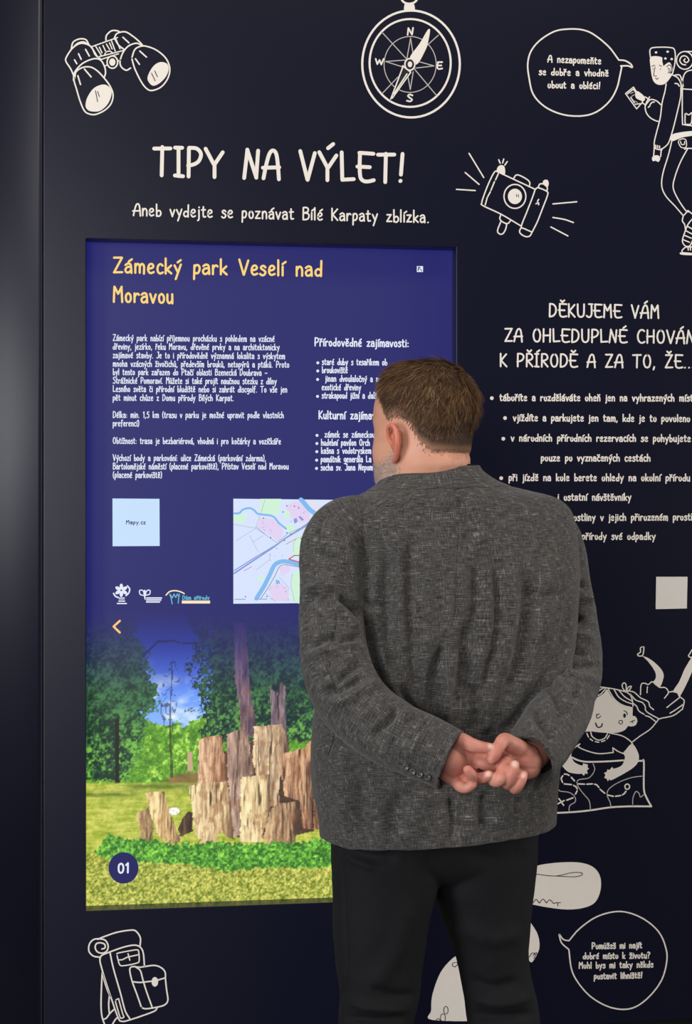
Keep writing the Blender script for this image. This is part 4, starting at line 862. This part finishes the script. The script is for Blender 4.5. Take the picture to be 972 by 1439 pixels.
# eyes
M_EYE = attr_mat('eye', 0.15, 0.5)
for sd in (1, -1):
    c = head_pt(np.array(.0715), np.array(sd * .030), np.array(.1105)); V, F, _ = tube([list(c - HF * .0006) + [.0112], list(c + HF * .0006) + [.0112]], 4, 40)
    q = ((V - c) @ HF) / .0115; tn = np.tile(lin((222, 218, 212)), (len(V), 1)); tn[q > .86] = lin((92, 104, 110)); tn[q > .965] = lin((12, 12, 14))
    mesh_obj('eye', V, F, M_EYE, man, smooth=True, tint=tn)

# ---- hair and beard: single strands laid along the skull
def strands(f, l, u, nrm, direc, length, width, seg=4, droop=.35, curl=.25):
    n = len(f); p = head_pt(f, l, u); out = []
    side = np.cross(direc, nrm); side /= np.maximum(np.linalg.norm(side, axis=1), 1e-9)[:, None]
    cv = rng.normal(0, curl, n)[:, None]; pts = []
    for k in range(seg + 1):
        t = k / seg
        d = direc + side * cv * t; q = p + d * (length * t)[:, None] + nrm * (length * (LIFT * t - droop * t * t))[:, None]
        pts.append(q)
    V = np.empty((n, (seg + 1) * 2, 3))
    for k in range(seg + 1):
        wv = width * (1 - (k / seg) ** 2 * .85)
        V[:, 2 * k] = pts[k] - side * wv[:, None]; V[:, 2 * k + 1] = pts[k] + side * wv[:, None]
    base = (np.arange(n) * (seg + 1) * 2)[:, None, None]
    q = np.array([[2 * k, 2 * k + 1, 2 * k + 3, 2 * k + 2] for k in range(seg)])[None]
    return V.reshape(-1, 3), (q + base).reshape(-1, 4)
LIFT = .50
def surf_frame(az, u):
    e_ = 1e-3; f, l = head_surface(az, u); f1, l1 = head_surface(az + e_, u); f2, l2 = head_surface(az, u + e_)
    p0, p1, p2 = head_pt(f, l, u), head_pt(f1, l1, u), head_pt(f2, l2, u + e_)
    ta = p1 - p0; tu = p2 - p0; nr = np.cross(ta, tu); nr /= np.maximum(np.linalg.norm(nr, axis=1), 1e-12)[:, None]
    s_ = np.sign((nr * (p0 - (HC + np.array([0, 0, .12])))).sum(1)); nr *= s_[:, None]
    ta /= np.maximum(np.linalg.norm(ta, axis=1), 1e-12)[:, None]; tu /= np.maximum(np.linalg.norm(tu, axis=1), 1e-12)[:, None]
    return f, l, nr, ta, tu
def hairline(w_): return np.interp(w_, np.radians([0, 45, 58, 68, 76, 84, 91, 100, 112, 122, 140, 180]), [.200, .196, .190, .178, .158, .128, .134, .134, .114, .088, .071, .066])
# cap just above the scalp
cu = np.linspace(.03, .2262, 110); ca_ = np.linspace(0, 2 * np.pi, 180, endpoint=False)
UU, AA = np.meshgrid(cu, ca_, indexing='ij'); w_ = np.abs((AA + np.pi) % (2 * np.pi) - np.pi)
f, l, nr, ta, tu = surf_frame(AA.ravel(), UU.ravel())
ins = np.clip((UU.ravel() - hairline(w_.ravel())) / .03, -.5, 1)
thick = .010 * np.clip((UU.ravel() - .10) / .08, 0, 1) * (.75 + .5 * value_noise(AA.ravel() * 5 + 20, UU.ravel() * 60 + 20, 91))
cv = head_pt(f, l, UU.ravel()) + nr * (np.where(ins > 0, .0012 + thick * ins, -.004))[:, None]
N_, M_ = UU.shape; cf = []
keep = (ins > -.12).reshape(N_, M_)
for i in range(N_ - 1):
    for j in range(M_):
        k = (j + 1) % M_
        if keep[i, j] and keep[i, k] and keep[i + 1, j] and keep[i + 1, k]: cf.append([i * M_ + j, i * M_ + k, (i + 1) * M_ + k, (i + 1) * M_ + j])
cv = np.vstack([cv, head_pt(0, 0, .2375)])
for j in range(M_): cf.append([(N_ - 1) * M_ + j, (N_ - 1) * M_ + (j + 1) % M_, len(cv) - 1])
cap_t = mixc(np.tile(lin((176, 130, 104)), (len(cv), 1)), lin((60, 44, 33)), np.r_[np.clip(ins * 1.6 + .1, 0, 1), 1] ** .7)
# strands
n = 36000
z = rng.uniform(-.35, 1, n); az = rng.uniform(0, 2 * np.pi, n)
u = .128 + .098 * np.sin(np.arcsin(np.clip(z, -1, 1))) ; u = np.where(z < 0, .128 + z * .25, u)
w_ = np.abs((az + np.pi) % (2 * np.pi) - np.pi); hl0 = hairline(w_) + rng.normal(0, .004, n)
ok = (u > hl0) & (u < .2255); az, u, w_, hl0 = az[ok], u[ok], w_[ok], hl0[ok]; n = len(az)
f, l, nr, ta, tu = surf_frame(az, u); p = head_pt(f, l, u)
crown = head_pt(np.array(-.070), np.array(-.028), np.array(.190))
away = p - crown; away -= nr * (away * nr).sum(1)[:, None]; ad = np.linalg.norm(away, axis=1)
away /= np.maximum(ad, 1e-6)[:, None]; swirl = np.cross(nr, away)
down = -tu
fwd = HF[None] - nr * (nr @ HF)[:, None]; fwd /= np.maximum(np.linalg.norm(fwd, axis=1), 1e-6)[:, None]
topw = np.clip((u - .15) / .05, 0, 1)[:, None] * np.clip((l_up := (f + .06) / .08), 0, 1)[:, None]
near = np.exp(-(ad / .05) ** 2)[:, None]
d = away * .9 + swirl * (.55 * near + .12) + down * (1 - topw) * .7 + fwd * topw * 1.1 + rng.normal(0, .16, (n, 3))
for k in range(3): d[:, k] += (value_noise(az * 9 + 30 + k * 50, u * 95 + 30 + k * 17, 95 + k) - .5) * 1.15 * np.clip((u - hl0) / .05, .1, 1)
locks = value_noise(az * 11 + 70, u * 110 + 70, 99)
d -= nr * (d * nr).sum(1)[:, None] * .9; d /= np.linalg.norm(d, axis=1)[:, None]
ht = np.clip((u - hl0) / .07, 0, 1)
length = .005 + (.022 * ht * np.clip((u - .07) / .09, .25, 1) + .010 * topw[:, 0]) * rng.uniform(.7, 1.25, n) * (.7 + .6 * locks)
off = np.clip((u - .10) / .08, 0, 1) * (.006 + .004 * locks) * ht
width = np.full(n, .00042)
p_ = rng.random(n)
sv, sf = strands(f, l, u, nr, d, length, width)
sv = sv + np.repeat(nr * off[:, None], 10, 0)
c = mixc(np.tile(lin((46, 32, 23)), (n, 1)), lin((116, 84, 55)), np.clip(.55 * p_ ** 1.5 + .55 * (locks - .25), 0, 1))
c = mixc(c, lin((158, 122, 86)), (rng.random(n) > .86) * .8); greyw = np.clip(1 - ht * 1.8, 0, 1) * .55 * (rng.random(n) < .6); c = mixc(c, lin((138, 122, 108)), greyw)
n2_ = 700; az2 = rng.uniform(.13, .50, n2_) * rng.choice([-1, 1], n2_); u2 = .129 + .004 * np.sin((np.abs(az2) - .1) * 5) + rng.normal(0, .0022, n2_)
f2, l2, nr2, ta2, tu2 = surf_frame(az2, u2); d2 = ta2 * np.sign(az2)[:, None] + tu2 * .3 + rng.normal(0, .2, (n2_, 3)); d2 /= np.linalg.norm(d2, axis=1)[:, None]
sv2, sf2 = strands(f2, l2, u2, nr2, d2, rng.uniform(.004, .006, n2_), np.full(n2_, .0004)); sf = np.vstack([sf, sf2 + len(sv)]); sv = np.vstack([sv, sv2]); c = np.vstack([c, np.tile(lin((84, 64, 48)), (n2_, 1))])
HV = np.vstack([cv, sv]); HFc = cf + (sf + len(cv)).tolist(); HTt = np.vstack([cap_t, np.repeat(c, 10, 0)])
M_HAIR = attr_mat('short_brown_hair', 0.65, 0.15)
mesh_obj('hair', HV, HFc, M_HAIR, man, smooth=True, tint=HTt)
# stubble beard
n = 5200; az = rng.uniform(-1.72, 1.72, n); u = rng.uniform(-.03, .09, n); w_ = np.abs(az)
ok = (u < np.interp(w_, [0, .5, 1.0, 1.4, 1.62, 1.72], [.060, .058, .050, .060, .085, .09]) + rng.normal(0, .004, n)) & ~((w_ < .3) & (np.abs(u - .042) < .009)); az, u = az[ok], u[ok]; n = len(az)
f, l, nr, ta, tu = surf_frame(az, u); d = -tu + HF * .2 + rng.normal(0, .35, (n, 3)); d /= np.linalg.norm(d, axis=1)[:, None]
sv, sf = strands(f, l, u, nr, d, rng.uniform(.002, .0045, n), np.full(n, .00028), 3)
c = mixc(np.tile(lin((108, 92, 82)), (n, 1)), lin((206, 196, 184)), rng.random(n))
o = mesh_obj('beard', sv, sf, M_HAIR, man, smooth=True, tint=np.repeat(c, 8, 0)); o['label'] = 'short greying stubble'; o['kind'] = 'stuff'

# ---- blazer
M_TWEED, nt, b = new_mat('grey_tweed')
uvn = nt.nodes.new('ShaderNodeUVMap'); uvn.uv_map = 'UVMap'
def streak(sx, sy, detail=3.0):
    mp = nt.nodes.new('ShaderNodeMapping'); mp.inputs['Scale'].default_value = (sx, sy, 1); nt.links.new(uvn.outputs['UV'], mp.inputs['Vector'])
    t = nt.nodes.new('ShaderNodeTexNoise'); t.inputs['Scale'].default_value = 1.0; t.inputs['Detail'].default_value = detail; nt.links.new(mp.outputs['Vector'], t.inputs['Vector']); return t.outputs['Fac']
def math_n(op, a, c_, cl=False):
    m = nt.nodes.new('ShaderNodeMath'); m.operation = op; m.use_clamp = cl
    for i, q in enumerate((a, c_)):
        if isinstance(q, (int, float)): m.inputs[i].default_value = q
        else: nt.links.new(q, m.inputs[i])
    return m.outputs[0]
def ramp(x, a, c_): 
    m = nt.nodes.new('ShaderNodeMapRange'); m.inputs[1].default_value = a; m.inputs[2].default_value = c_; nt.links.new(x, m.inputs[0]); return m.outputs[0]
wv = ramp(streak(760, 90), .36, .80); wh = ramp(streak(60, 760), .36, .78)
sv_ = ramp(streak(420, 30, 2), .58, .82); sh_ = ramp(streak(26, 420, 2), .56, .80)
cl_ = streak(60, 60, 4)
# faint windowpane check
def pane(axis):
    sp = nt.nodes.new('ShaderNodeSeparateXYZ'); nt.links.new(uvn.outputs['UV'], sp.inputs[0])
    m = math_n('PINGPONG', sp.outputs[axis], .024); return ramp(m, .0016, .0004)
pn = math_n('MAXIMUM', pane(0), pane(1)); pn = math_n('MULTIPLY', pn, ramp(cl_, .35, .6))
h = math_n('ADD', math_n('MULTIPLY', wv, .36), math_n('MULTIPLY', wh, .42)); h = math_n('ADD', h, math_n('MULTIPLY', math_n('MAXIMUM', sv_, sh_), .17)); h = math_n('ADD', h, math_n('MULTIPLY', pn, .10))
h = math_n('ADD', h, math_n('MULTIPLY', math_n('SUBTRACT', cl_, .5), .26), True)
cr = nt.nodes.new('ShaderNodeValToRGB'); e_ = cr.color_ramp.elements
e_[0].position = 0.05; e_[0].color = rgba((38, 36, 35)); e_[1].position = 0.95; e_[1].color = rgba((184, 178, 168))
q_ = e_.new(.40); q_.color = rgba((80, 77, 74))
nt.links.new(h, cr.inputs[0]); nt.links.new(cr.outputs[0], b.inputs['Base Color'])
b.inputs['Roughness'].default_value = 0.9; b.inputs['Specular IOR Level'].default_value = 0.15; b.inputs['Sheen Weight'].default_value = 0.12
bp = nt.nodes.new('ShaderNodeBump'); bp.inputs['Strength'].default_value = 0.5; bp.inputs['Distance'].default_value = 0.0007; nt.links.new(h, bp.inputs['Height']); nt.links.new(bp.outputs['Normal'], b.inputs['Normal'])
M_LINING = plain('dark_lining', (24, 23, 26), 0.7, 0.3)

TL, TR = YB - .035, YB + .035
rows = [rowpx(549, 664, 662, 660, TL + .02, TR - .01, .078, .052), rowpx(544, 673, 669, 668, TL + .02, TR - .01, .084, .057), rowpx(530, 684, 692, 679, TL + .01, TR - .01, .092, .066), rowpx(508, 695, 728, 688, TL, TR, .098, .075),
        rowpx(486, 707, 770, 698, TL, TR, .103, .085), rowpx(472, 722, 791, 711, TL, TR, .105, .095), rowpx(467, 745, 800, 730, TL, TR, .113, .105), rowpx(474, 775, 804, 762, TL, TR, .121, .115),
        rowpx(478, 810, 806, 800, TL, TR, .129, .125), rowpx(474, 860, 803, 855, TL, TR, .135, .14), rowpx(464, 920, 798, 915, TL, TR, .138, .155), rowpx(452, 980, 790, 975, TL, TR, .138, .17),
        rowpx(444, 1040, 783, 1032, TL, TR, .137, .175), rowpx(445, 1105, 776, 1090, TL, TR, .142, .17), rowpx(452, 1150, 771, 1125, TL, TR, .148, .165), rowpx(456, 1181, 769, 1149, TL, TR, .151, .16)]
V, F, U = ring_loft(rows, 330, 300, e=2.35, per=1.30)
m_ = 300
# turned-in hem and neck edge
def turn_in(V, F, U, row, m, dz, sc, steps=3):
    base = V[row * m:(row + 1) * m]; c = base.mean(0); prev = np.arange(row * m, row * m + m); V = [V]; U = [U]; n0 = len(V[0])
    for k in range(1, steps + 1):
        q = c + (base - c) * (1 - (1 - sc) * k / steps); q = q + np.array([0, 0, dz * (k - 1) / steps]); V.append(q); U.append(U[0][row * m:(row + 1) * m])
        cur = np.arange(n0, n0 + m); n0 += m
        F += [[int(prev[j]), int(prev[(j + 1) % m]), int(cur[(j + 1) % m]), int(cur[j])] for j in range(m)]; prev = cur
    return np.vstack(V), F, np.vstack(U)
V, F, U = turn_in(V, F, U, 329, m_, .05, .93); V, F, U = turn_in(V, F, U, 0, m_, -.03, .94)
F = orient(V, F)
V = folds(V, F, [
    # long soft folds down the back
    ('545 765 541 830 545 900 552 955', 9, -.0045), ('560 720 558 800 566 880 575 930', 10, .0030), ('579 745 576 840 580 930 588 990', 9, -.0035), ('603 760 600 850 603 930', 12, .0028),
    ('622 900 612 950 608 1000 612 1030', 8, -.0060), ('640 910 628 970 624 1020', 9, .0045), ('655 870 648 940 640 1010', 7, -.0040), ('668 770 672 840 662 930 650 1000', 10, -.0045), ('682 790 688 860 676 940', 10, .0030),
    ('694 770 698 850 690 930 678 985', 9, -.0040), ('715 790 716 870 700 960', 11, .0030), ('742 800 740 860 728 930 706 1000', 10, -.0045), ('770 790 768 850 756 910', 11, .0028), ('668 960 672 1000 668 1030', 7, -.0050), ('682 970 684 1005 678 1030', 6, .0040),
    ('520 870 522 920 540 960', 9, -.0035), ('535 900 540 940 560 985 590 1010', 8, .0035), ('560 960 580 1000 610 1022', 7, -.004), ('525 800 527 850 530 900', 9, .0025),
    ('512 750 515 800 520 850', 8, -.002), ('600 690 598 720 600 750', 10, -.0015), ('648 690 655 730 660 770', 9, -.0025), ('665 690 676 740 680 780', 9, .002), ('560 690 556 720 556 750', 9, .0018),
    # seams
    ('642 668 644 740 641 830 637 920 634 1020', 1.7, -.0016), ('530 1070 527 1120 524 1178', 1.5, -.0014), ('723 1100 722 1130 722 1160', 1.5, -.0012),
    # skirt and vent
    ('632 1118 637 1150 634 1182', 4, -.0042), ('645 1118 655 1140 668 1168', 8, .0028), ('662 1108 652 1135 646 1172', 5, -.0030), ('596 1110 590 1140 586 1178', 14, .003), ('560 1110 556 1140 556 1180', 12, -.0035), ('700 1110 704 1140 706 1165', 14, .004), ('683 1110 680 1140 678 1172', 9, -.004), ('480 1040 482 1100 486 1170', 14, .003), ('505 1090 508 1130 508 1178', 11, -.003), ('745 1100 748 1130 748 1155', 12, -.003),
    # pull of the sleeves
    ('505 840 520 850 545 852', 6, -.0025), ('788 830 770 838 745 836', 8, -.002), ('455 985 470 1000 490 1030', 7, -.003), ('505 855 513 895 533 945 560 987 600 1016', 8, -.0035), ('800 850 790 905 765 955 730 1008 700 1034', 8, -.0030), ('470 714 484 735 494 768 500 805 506 850', 2.0, -.0018)], 3.2)
n_ = vnormals(V, F); big = (fbm(U[:, 0] * 22 + 40, U[:, 1] * 7 + 40, 61, 3) - .5) * .006 + (fbm(U[:, 0] * 60 + 40, U[:, 1] * 40 + 40, 62, 2) - .5) * .0012
fade = np.clip((U[:, 1] - .05) / .1, 0, 1); V = V + n_ * (big * fade)[:, None]
blazer = mesh_obj('blazer', V, F, M_TWEED, man, smooth=True, uv=U)

def sleeve(j, spec, per, seed, e=2.0):
    V, F, U = tube([p3(*q) for q in j], 230, 150, cap=False, per=per)
    V, F, U = turn_in(V, F, U, 229, 150, 0, .80, 2)
    base = V[229 * 150:230 * 150]; c = base.mean(0); ax = V[228 * 150:229 * 150].mean(0) - c; ax /= np.linalg.norm(ax)
    inner = np.arange(230 * 150, len(V)); V[inner[-150:]] += ax * .04
    F = orient(V, F); V = folds(V, F, spec, 2.8); n_ = vnormals(V, F)
    big = (fbm(U[:, 0] * 26 + 60, U[:, 1] * 16 + 60, seed, 3) - .5) * .007
    return V + n_ * (big * np.clip(U[:, 1] / .08, 0, 1))[:, None], F, U
S_L = [(522, 734, -.60, .050), (488, 744, -.605, .058), (470, 770, -.615, .060), (467, 820, -.63, .058), (466, 870, -.65, .058), (470, 920, -.675, .060), (484, 965, -.705, .062), (512, 1003, -.74, .059), (550, 1030, -.775, .057), (592, 1049, -.805, .055), (634, 1068, -.828, .052)]
V, F, U = sleeve(S_L, [
    ('426 846 441 836 466 838', 5, -.0050), ('430 832 448 822 470 826', 6, .0035), ('475 836 492 850 508 866', 6, -.0060), ('470 850 488 866 500 884', 7, .0040), ('434 909 457 898 476 893', 5, -.0045), ('466 909 487 900 508 893', 5, -.0045), ('432 925 455 915 480 908 505 905', 7, .0040),
    ('455 976 473 971 492 960 515 950', 5, -.0060), ('450 976 469 962 496 939 510 928', 6, -.0045), ('460 990 485 984 510 972 530 955', 7, .0045), ('440 945 455 950 470 948', 6, -.003), ('446 770 457 783 467 792', 8, -.0030), ('470 745 472 790 468 830', 12, .003),
    ('526 1039 536 1021 551 1009 558 989', 6, -.0055), ('540 1046 552 1028 566 1014 572 1000', 6, .0045), ('531 1046 558 1024 583 1004', 5, -.0035), ('588 1034 598 1019 603 1012', 6, -.0035), ('500 1010 520 1000 540 985', 7, .003), ('575 1060 590 1035 600 1020', 6, .003),
    ('466 716 480 735 489 765 495 800 501 840', 2.5, .0010), ('471 845 473 875 464 910 462 932 466 962 480 976', 1.6, -.0018), ('560 1060 581 1078 607 1091 627 1105', 1.8, -.0030), ('620 1100 640 1068 650 1030', 3, .0008)], .36, 71)
sl = mesh_obj('sleeve', V, F, M_TWEED, blazer, smooth=True, uv=U)
S_R = [(748, 745, -.50, .048), (772, 752, -.50, .053), (784, 780, -.495, .053), (790, 815, -.49, .052), (797, 860, -.49, .052), (802, 905, -.50, .055), (800, 945, -.535, .058), (790, 985, -.60, .058), (775, 1020, -.675, .055), (757, 1049, -.745, .052), (740, 1072, -.795, .049)]
V, F, U = sleeve(S_R, [
    ('795 830 812 822 826 826', 5, -.0040), ('800 845 820 838 832 842', 6, .003), ('788 868 806 868 822 876', 5, -.0045), ('780 905 805 912 830 922', 5, -.0050), ('790 888 812 892 835 900', 7, .0035), ('800 930 820 934 845 935', 5, -.0045), ('786 940 806 950 830 955 845 965', 6, .0035),
    ('772 960 782 985 790 1010', 6, -.0035), ('775 945 795 975 812 1000', 7, .003), ('750 1000 765 1020 778 1040', 6, -.0035), ('742 1010 750 1035 758 1060', 6, .003), ('810 960 802 985 790 1005', 6, -.003), ('764 980 770 1000 772 1020', 5, .002)], .34, 73)
mesh_obj('sleeve', V, F, M_TWEED, blazer, smooth=True, uv=U)
# collar
rows = [rowpx(546, 661, 664, 655, TL + .018, TR - .012, .082, .056), rowpx(541, 671, 671, 664, TL + .018, TR - .012, .088, .062), rowpx(530, 683, 691, 677, TL + .01, TR - .01, .0935, .067), rowpx(518, 689.5, 710, 683.5, TL + .005, TR - .005, .0965, .071)]
V, F, U = ring_loft(rows, 40, 200, e=2.3, per=.5); V = np.array(V)
th_ = np.tile(np.arange(200) / 200 * 2 * np.pi, 40); edge = np.clip((U[:, 1] - U[:, 1].max() + .006) / .006, 0, 1)
n_ = vnormals(V, orient(V, F)); V = V + n_ * (.0014 - .0013 * edge)[:, None]
V, F, U = turn_in(V, F, U, 39, 200, 0, .95, 1); V, F, U = turn_in(V, F, U, 0, 200, -.04, .955, 2); mesh_obj('collar', V, orient(V, F), M_TWEED, blazer, smooth=True, uv=U)
# buttons of the cuff
M_BUTTON = plain('dark_button', (58, 54, 52), 0.35, 0.5)
from mathutils.bvhtree import BVHTree
bvh = BVHTree.FromPolygons([Vector(q) for q in np.array(sl.data.vertices.foreach_get and [v_.co[:] for v_ in sl.data.vertices])], [tuple(p_.vertices) for p_ in sl.data.polygons])
slo = np.array(sl.matrix_world.translation) if False else np.array(sl.location)
wo = np.array(man.location) + np.array(blazer.location) + np.array(sl.location)
for a, b_ in ((570.5, 1078), (580, 1084.5), (590, 1089), (601, 1093.5)):
    d = P(a, b_, 0.0) - CAM; d /= np.linalg.norm(d)
    hit, nrm, _i, _d2 = bvh.ray_cast(Vector(CAM - wo), Vector(d))
    if hit is None: continue
    c = np.array(hit) + wo; nv = np.array(nrm); nv = nv if nv @ d < 0 else -nv; nv = nv * .6 + np.array([0, -.4, .25]); nv /= np.linalg.norm(nv)
    t1 = np.cross(nv, [0, 0, 1.0]); t1 /= np.linalg.norm(t1); t2 = np.cross(nv, t1)
    prof_ = [(0, .0022), (.0026, .0022), (.0036, .0030), (.0048, .0032), (.0056, .0022), (.0056, .0004), (.0048, -.0006), (0, -.0006)]
    mm = 20; an = np.linspace(0, 2 * np.pi, mm, endpoint=False); V = np.vstack([c + r_ * (np.cos(an)[:, None] * t1 + np.sin(an)[:, None] * t2) + h_ * nv for r_, h_ in prof_]); F = []
    for i in range(len(prof_) - 1):
        for k in range(mm): F.append([i * mm + k, i * mm + (k + 1) % mm, (i + 1) * mm + (k + 1) % mm, (i + 1) * mm + k])
    mesh_obj('button', V, F, M_BUTTON, sl, smooth=True)
# dark shirt collar showing above the blazer
rows = [rowpx(551, 655, 660, 653, TL + .022, TR - .014, .078, .053), rowpx(549, 664, 662, 660, TL + .02, TR - .012, .079, .054), rowpx(545, 675, 668, 672, TL + .02, TR - .012, .080, .056)]
V, F, U = ring_loft(rows, 14, 120, e=2.3, per=.5); V, F, U = turn_in(V, F, U, 0, 120, -.03, .95, 2); mesh_obj('shirt_collar', V, orient(V, F), plain('black_shirt', (12, 12, 14), .8, .2), man, smooth=True)
# side pocket mouth
pk = [P(a, b_, TL - .04) for a, b_ in ((469, 1034), (467, 1046), (462, 1060))]
bb_ = BVHTree.FromPolygons([Vector(v_.co) for v_ in blazer.data.vertices], [tuple(p_.vertices) for p_ in blazer.data.polygons]); wo = np.array(man.location) + np.array(blazer.location); js = []
for a, b_ in ((468.5, 1034), (467.5, 1042), (465, 1051), (461.5, 1060)):
    d = P(a, b_, 0.0) - CAM; d /= np.linalg.norm(d); hit = bb_.ray_cast(Vector(CAM - wo), Vector(d))[0]
    if hit is not None: js.append(list(np.array(hit) + wo) + [.0012])
if len(js) > 2: V, F, U = tube(js, 16, 8); mesh_obj('pocket_opening', V, orient(V, F), M_LINING, blazer, smooth=True)

# ---- trousers
M_TROU = plain('black_trouser_cloth', (16, 16, 18), 0.85, 0.25, noise=.25, nscale=60)
TYL, TYR = YB - .022, YB + .018
def leg(rs, yc): return [rowpx(a, y, b_, y - dy, yc - .006, yc + .006, bb, bf) for a, b_, y, dy, bb, bf in rs]
legL = leg([(468, 618, 1140, 3, .10, .10), (466, 613, 1200, 2, .102, .10), (467, 613, 1240, 2, .098, .095), (468, 607, 1268, 2, .095, .093), (469, 599, 1300, 1, .092, .09), (474, 591, 1360, 1, .083, .085), (480, 586, 1400, 0, .078, .08), (477, 577, 1440, 0, .074, .077), (480, 577, 1500, 0, .070, .074), (483, 577, 1600, 0, .072, .070), (488, 575, 1720, 0, .066, .064), (490, 574, 1820, 0, .062, .066), (489, 575, 1845, 0, .062, .07)], TYL)
legR = leg([(610, 753, 1130, 3, .10, .10), (612, 750, 1200, 2, .102, .10), (605, 747, 1240, 2, .098, .095), (616, 743, 1266, 2, .095, .093), (628, 738, 1300, 1, .092, .09), (645, 737, 1350, 1, .084, .085), (655, 749, 1400, 0, .078, .08), (659, 754, 1440, 0, .074, .077), (662, 753, 1500, 0, .070, .074), (662, 750, 1600, 0, .072, .070), (664, 745, 1720, 0, .066, .064), (664, 743, 1815, 0, .062, .066), (663, 744, 1838, 0, .062, .07)], TYR)
seat = [rowpx(468, 1060, 752, 1056, TYL, TYR, .108, .13), rowpx(466, 1140, 752, 1136, TYL, TYR, .108, .12), rowpx(467, 1190, 749, 1186, TYL, TYR, .100, .11), rowpx(474, 1216, 742, 1214, TYL, TYR, .086, .095), rowpx(500, 1238, 716, 1236, TYL, TYR, .055, .06)]
pr = [ring_loft(legL, 120, 72, True, True, e=2.2), ring_loft(legR, 120, 72, True, True, e=2.2), ring_loft(seat, 50, 120, True, True, e=2.3)]
V, F, U = join(pr); F = orient(V, F); V, F = remeshed(V, F, .0036, 12)
V = folds(V, F, [('478 1195 483 1280 488 1360 480 1400 472 1439', 2.2, -.0022), ('470 1190 520 1204 560 1206', 9, -.004), ('480 1195 500 1210 530 1220', 6, .003), ('600 1200 606 1240', 9, -.0015), ('655 1200 700 1208 740 1195', 12, -.003), ('580 1260 560 1330 520 1400', 14, .004), ('520 1385 550 1400 585 1398', 7, -.004), ('490 1405 520 1415 575 1418', 7, .004), ('485 1430 530 1434 570 1430', 6, -.004),
    ('655 1375 690 1388 730 1380', 8, -.004), ('662 1400 700 1410 748 1400', 8, .004), ('660 1425 700 1430 750 1424', 7, -.004), ('640 1300 690 1320 735 1310', 12, .003)])
nz_ = (fbm(V[:, 0] * 20 + V[:, 1] * 9 + 50, V[:, 2] * 14 + 50, 81, 3) - .5) * .005; V = V + vnormals(V, F) * nz_[:, None]
mesh_obj('trousers', V, F, M_TROU, man, smooth=True)
# shoes
M_SHOE = plain('black_shoe_leather', (14, 13, 13), .35, .5)
for cx, yc, yaw_ in ((532, TYL, .12), (703, TYR, -.10)):
    c = P(cx, 1855, yc); c[2] = 0; fw = np.array([math.sin(-yaw_), math.cos(yaw_), 0]); sd_ = np.array([fw[1], -fw[0], 0])
    prof_ = [(-.085, .020, .03), (-.080, .030, .055), (-.06, .036, .085), (-.02, .037, .09), (.03, .039, .075), (.08, .046, .060), (.13, .048, .050), (.17, .042, .045), (.195, .028, .036), (.203, .012, .024)]
    d = catmull(np.array(prof_), 5); mm = 32; an = np.linspace(0, 2 * np.pi, mm, endpoint=False); V = []
    for t_, a_, h_ in d:
        cz = np.sin(an); V.append(c + fw * t_ + np.cos(an)[:, None] * a_ * sd_ + (np.where(cz > 0, .024 + cz * (h_ - .024), .024 + cz * .012))[:, None] * np.array([0, 0, 1.0]))
    V = np.vstack(V); n_r = len(d); F = [[i * mm + k, i * mm + (k + 1) % mm, (i + 1) * mm + (k + 1) % mm, (i + 1) * mm + k] for i in range(n_r - 1) for k in range(mm)] + [list(range(mm)), list(range((n_r - 1) * mm, n_r * mm))]
    sh = mesh_obj('shoe', V, orient(V, F), M_SHOE, man, smooth=True)
    V = []; 
    for z_, g_ in ((0.0, .002), (.014, .003), (.016, .001)):
        ring_ = [(t_, a_) for t_, a_, h_ in d] + [(t_, -a_) for t_, a_, h_ in d[::-1]]; V.append(np.array([c + fw * t_ * 1.01 + sd_ * (a_ + np.sign(a_) * g_) + np.array([0, 0, z_]) for t_, a_ in ring_]))
    q = len(V[0]); V = np.vstack(V); F = [[i * q + k, i * q + (k + 1) % q, (i + 1) * q + (k + 1) % q, (i + 1) * q + k] for i in range(2) for k in range(q)] + [list(range(q)), list(range(2 * q, 3 * q))]
    mesh_obj('sole', V, orient(V, F), M_PLINTH, sh)
